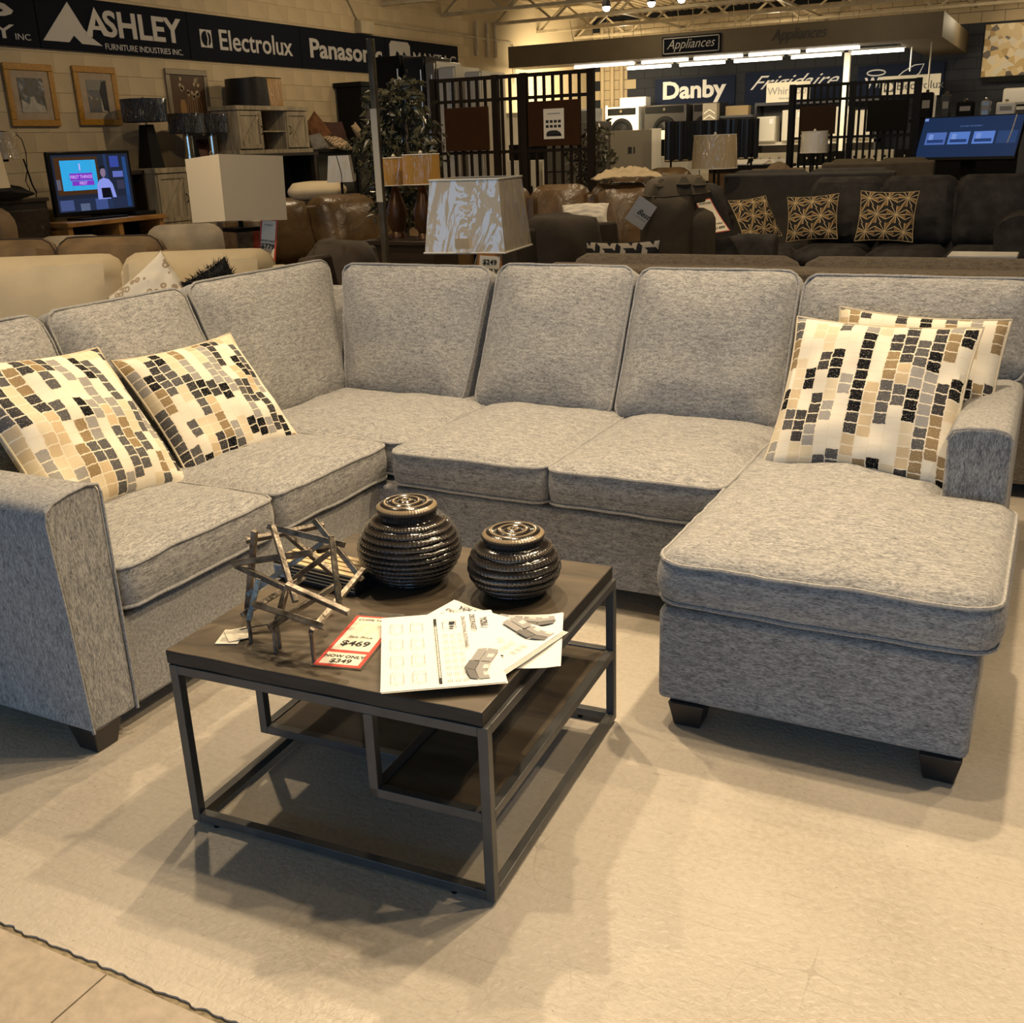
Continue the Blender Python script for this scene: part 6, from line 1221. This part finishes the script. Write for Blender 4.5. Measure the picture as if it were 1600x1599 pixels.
spot('track_spot', (-.8, 20.6, 3.4), (-.9, 22.95, 2.8), 70, deg=50)
t = thing('mini_split', 'white wall air conditioner under the agate canvas', 'air conditioner', (-.75, 22.8, 2.02)); B().bx(-.52, .6, -.15, .18, -.13, .16).done('case', WHITE, t, bevel=.04)
B().bx(-.48, .56, -.155, -.15, -.12, -.09).done('louvre', GREYINK, t)
t = thing('door_frame', 'white framed dark panel at the right edge of back wall', 'panel', (-.55, 22.9, 0)); B().bx(-.62, .6, -.05, .05, .0, 1.80).done('panel', DGREY, t); B().bx(-.70, -.62, -.06, .06, 0, 1.86).done('frame', WHITE, t); B().bx(-.62, .6, -.06, .06, 1.80, 1.86).done('frame', WHITE, t)
t = thing('shelf', 'dark shelf holding small kitchen machines', 'shelf', (-1.4, 16.3, 0)); B().bx(-.65, .8, -.2, .2, 1.60, 1.64).done('top', BLACK, t); B().bx(-.6, .75, -.18, .18, .02, 1.60).done('body', BLACK, t); B().bx(-.55, .7, -.15, .15, 0, .02).done('toe_kick', BLACK, t)
for x, wd, hh, m, lab in ((-1.85, .16, .34, BLACK, 'tall black coffee maker, leftmost on dark shelf'), (-1.60, .12, .30, DGREY, 'round dark kettle beside the black coffee maker'), (-1.35, .22, .20, BLACK, 'squat black toaster on the dark shelf'), (-1.10, .12, .20, mat('clear_jug', (.25, .26, .27), .1), 'clear glass jug right of the toaster'), (-.85, .24, .17, WHITE, 'white wrapped mixer at the right end of dark shelf')):
    t = thing('kitchen_machine', lab, 'kitchen machine', (x, 16.2, 1.64), group='small machines on the dark shelf'); B().bx(-wd/2, wd/2, -.08, .1, 0, hh).done('body', m, t, bevel=.02); B().lathe([(.02, 0), (.025, .03), (.001, .035)], 12).done('lid_knob', CHROME, t, loc=(0, 0, hh)); B().bx(-wd*.3, wd*.3, -.085, -.08, hh*.4, hh*.7).done('badge', GREYINK, t)
t = thing('display_monitor', 'large tilted monitor with blue menu of three photos', 'monitor', (-1.10, 14.0, 0), -.30); R = Matrix.Translation((0, 0, 1.395)) @ Matrix.Rotation(-.42, 4, 'X') @ Matrix.Scale(1.10, 4)
def mb(x0, x1, y0, y1, z0, z1, m, nm, **k): return B().bx(x0, x1, y0, y1, z0, z1).done(nm, m, t, M=R, **k)
mb(-.54, .54, -.01, .03, -.25, .24, BLACK, 'bezel', bevel=.006)
def mf(P, z, m, nm):
    b = B(); b.poly([(p[0], z, p[1]) for p in P]); b.done(nm, m, t, M=R, smooth=False, fix=False)
mf(rc(-.525, .525, -.215, .225), -.0115, em('menu_blue', (.010, .022, .060)), 'screen')
for x, c in ((-.46, (.06, .11, .33)), (-.21, (.07, .15, .42)), (.05, (.08, .16, .45))):
    mf(rc(x, x+.22, -.075, .06), -.0125, em('thumb_%d' % int(c[2]*100), c), 'picture'); mf(rc(x+.02, x+.2, -.055, -.02), -.0130, em('thumb_dark', (.015, .035, .12)), 'picture'); mf(rc(x+.03, x+.08, -.02, .04), -.0130, em('thumb_light', (.14, .22, .50)), 'picture')
mf(rc(.30, .50, -.075, .06), -.0125, em('thumb_dim', (.018, .040, .110)), 'picture'); mf(rc(-.52, -.48, .19, .22), -.0125, em('thumb_light', (.14, .22, .50)), 'picture')
b = B(); text_mesh(b.bm, 'CAPTURE THE MOMENT', .022, frame3((0, -.0130, .12), (1, 0, 0), (0, 0, 1))); b.done('lettering', em('thumb_mid', (.08, .14, .32)), t, M=R, smooth=False)
B().bx(-.08, .08, .04, .10, .9, 1.3).done('neck', BLACK, t); B().bx(-.5, .5, -.1, .3, .02, .9).done('cabinet', WD, t, bevel=.01); B().bx(-.45, .45, -.05, .25, 0, .02).done('plinth', BLACK, t)
B().tube([(.53, -.03, 1.63), (.50, -.05, 1.45), (.46, -.04, 1.32)], .006, 6).done('cord', PAPERW, t)
t = thing('remote_tag', 'dark tag card with grey lettering at the right edge', 'tag', (-.22, 11.6, 1.35), .4); B().bx(-.08, .08, 0, .01, -.10, .12).done('card', BLACK, t); B().bx(-.05, .05, -.002, 0, -.02, .02).done('printing', GREYINK, t); B().bx(-.05, .05, -.002, 0, -.08, -.05).done('printing', GREYINK, t); B().bx(-.01, .01, .01, .03, -1.35, 0).done('stick', BLACK, t)
o = B().bx(-.62, -.22, 7.2, 7.5, .72, .74).done('white_tray', WHITE, bevel=.004); tag(o, 'white table top glimpsed beyond the taupe sofa at right', 'tray')
t = thing('stand', 'small stand carrying the white tray at the right', 'stand', (-.42, 7.35, 0)); B().tube([(0, 0, 0), (0, 0, .72)], .02, 8).done('post', BLACK, t); B().lathe([(.15, 0), (.15, .015), (.02, .02)], 16).done('foot', BLACK, t)
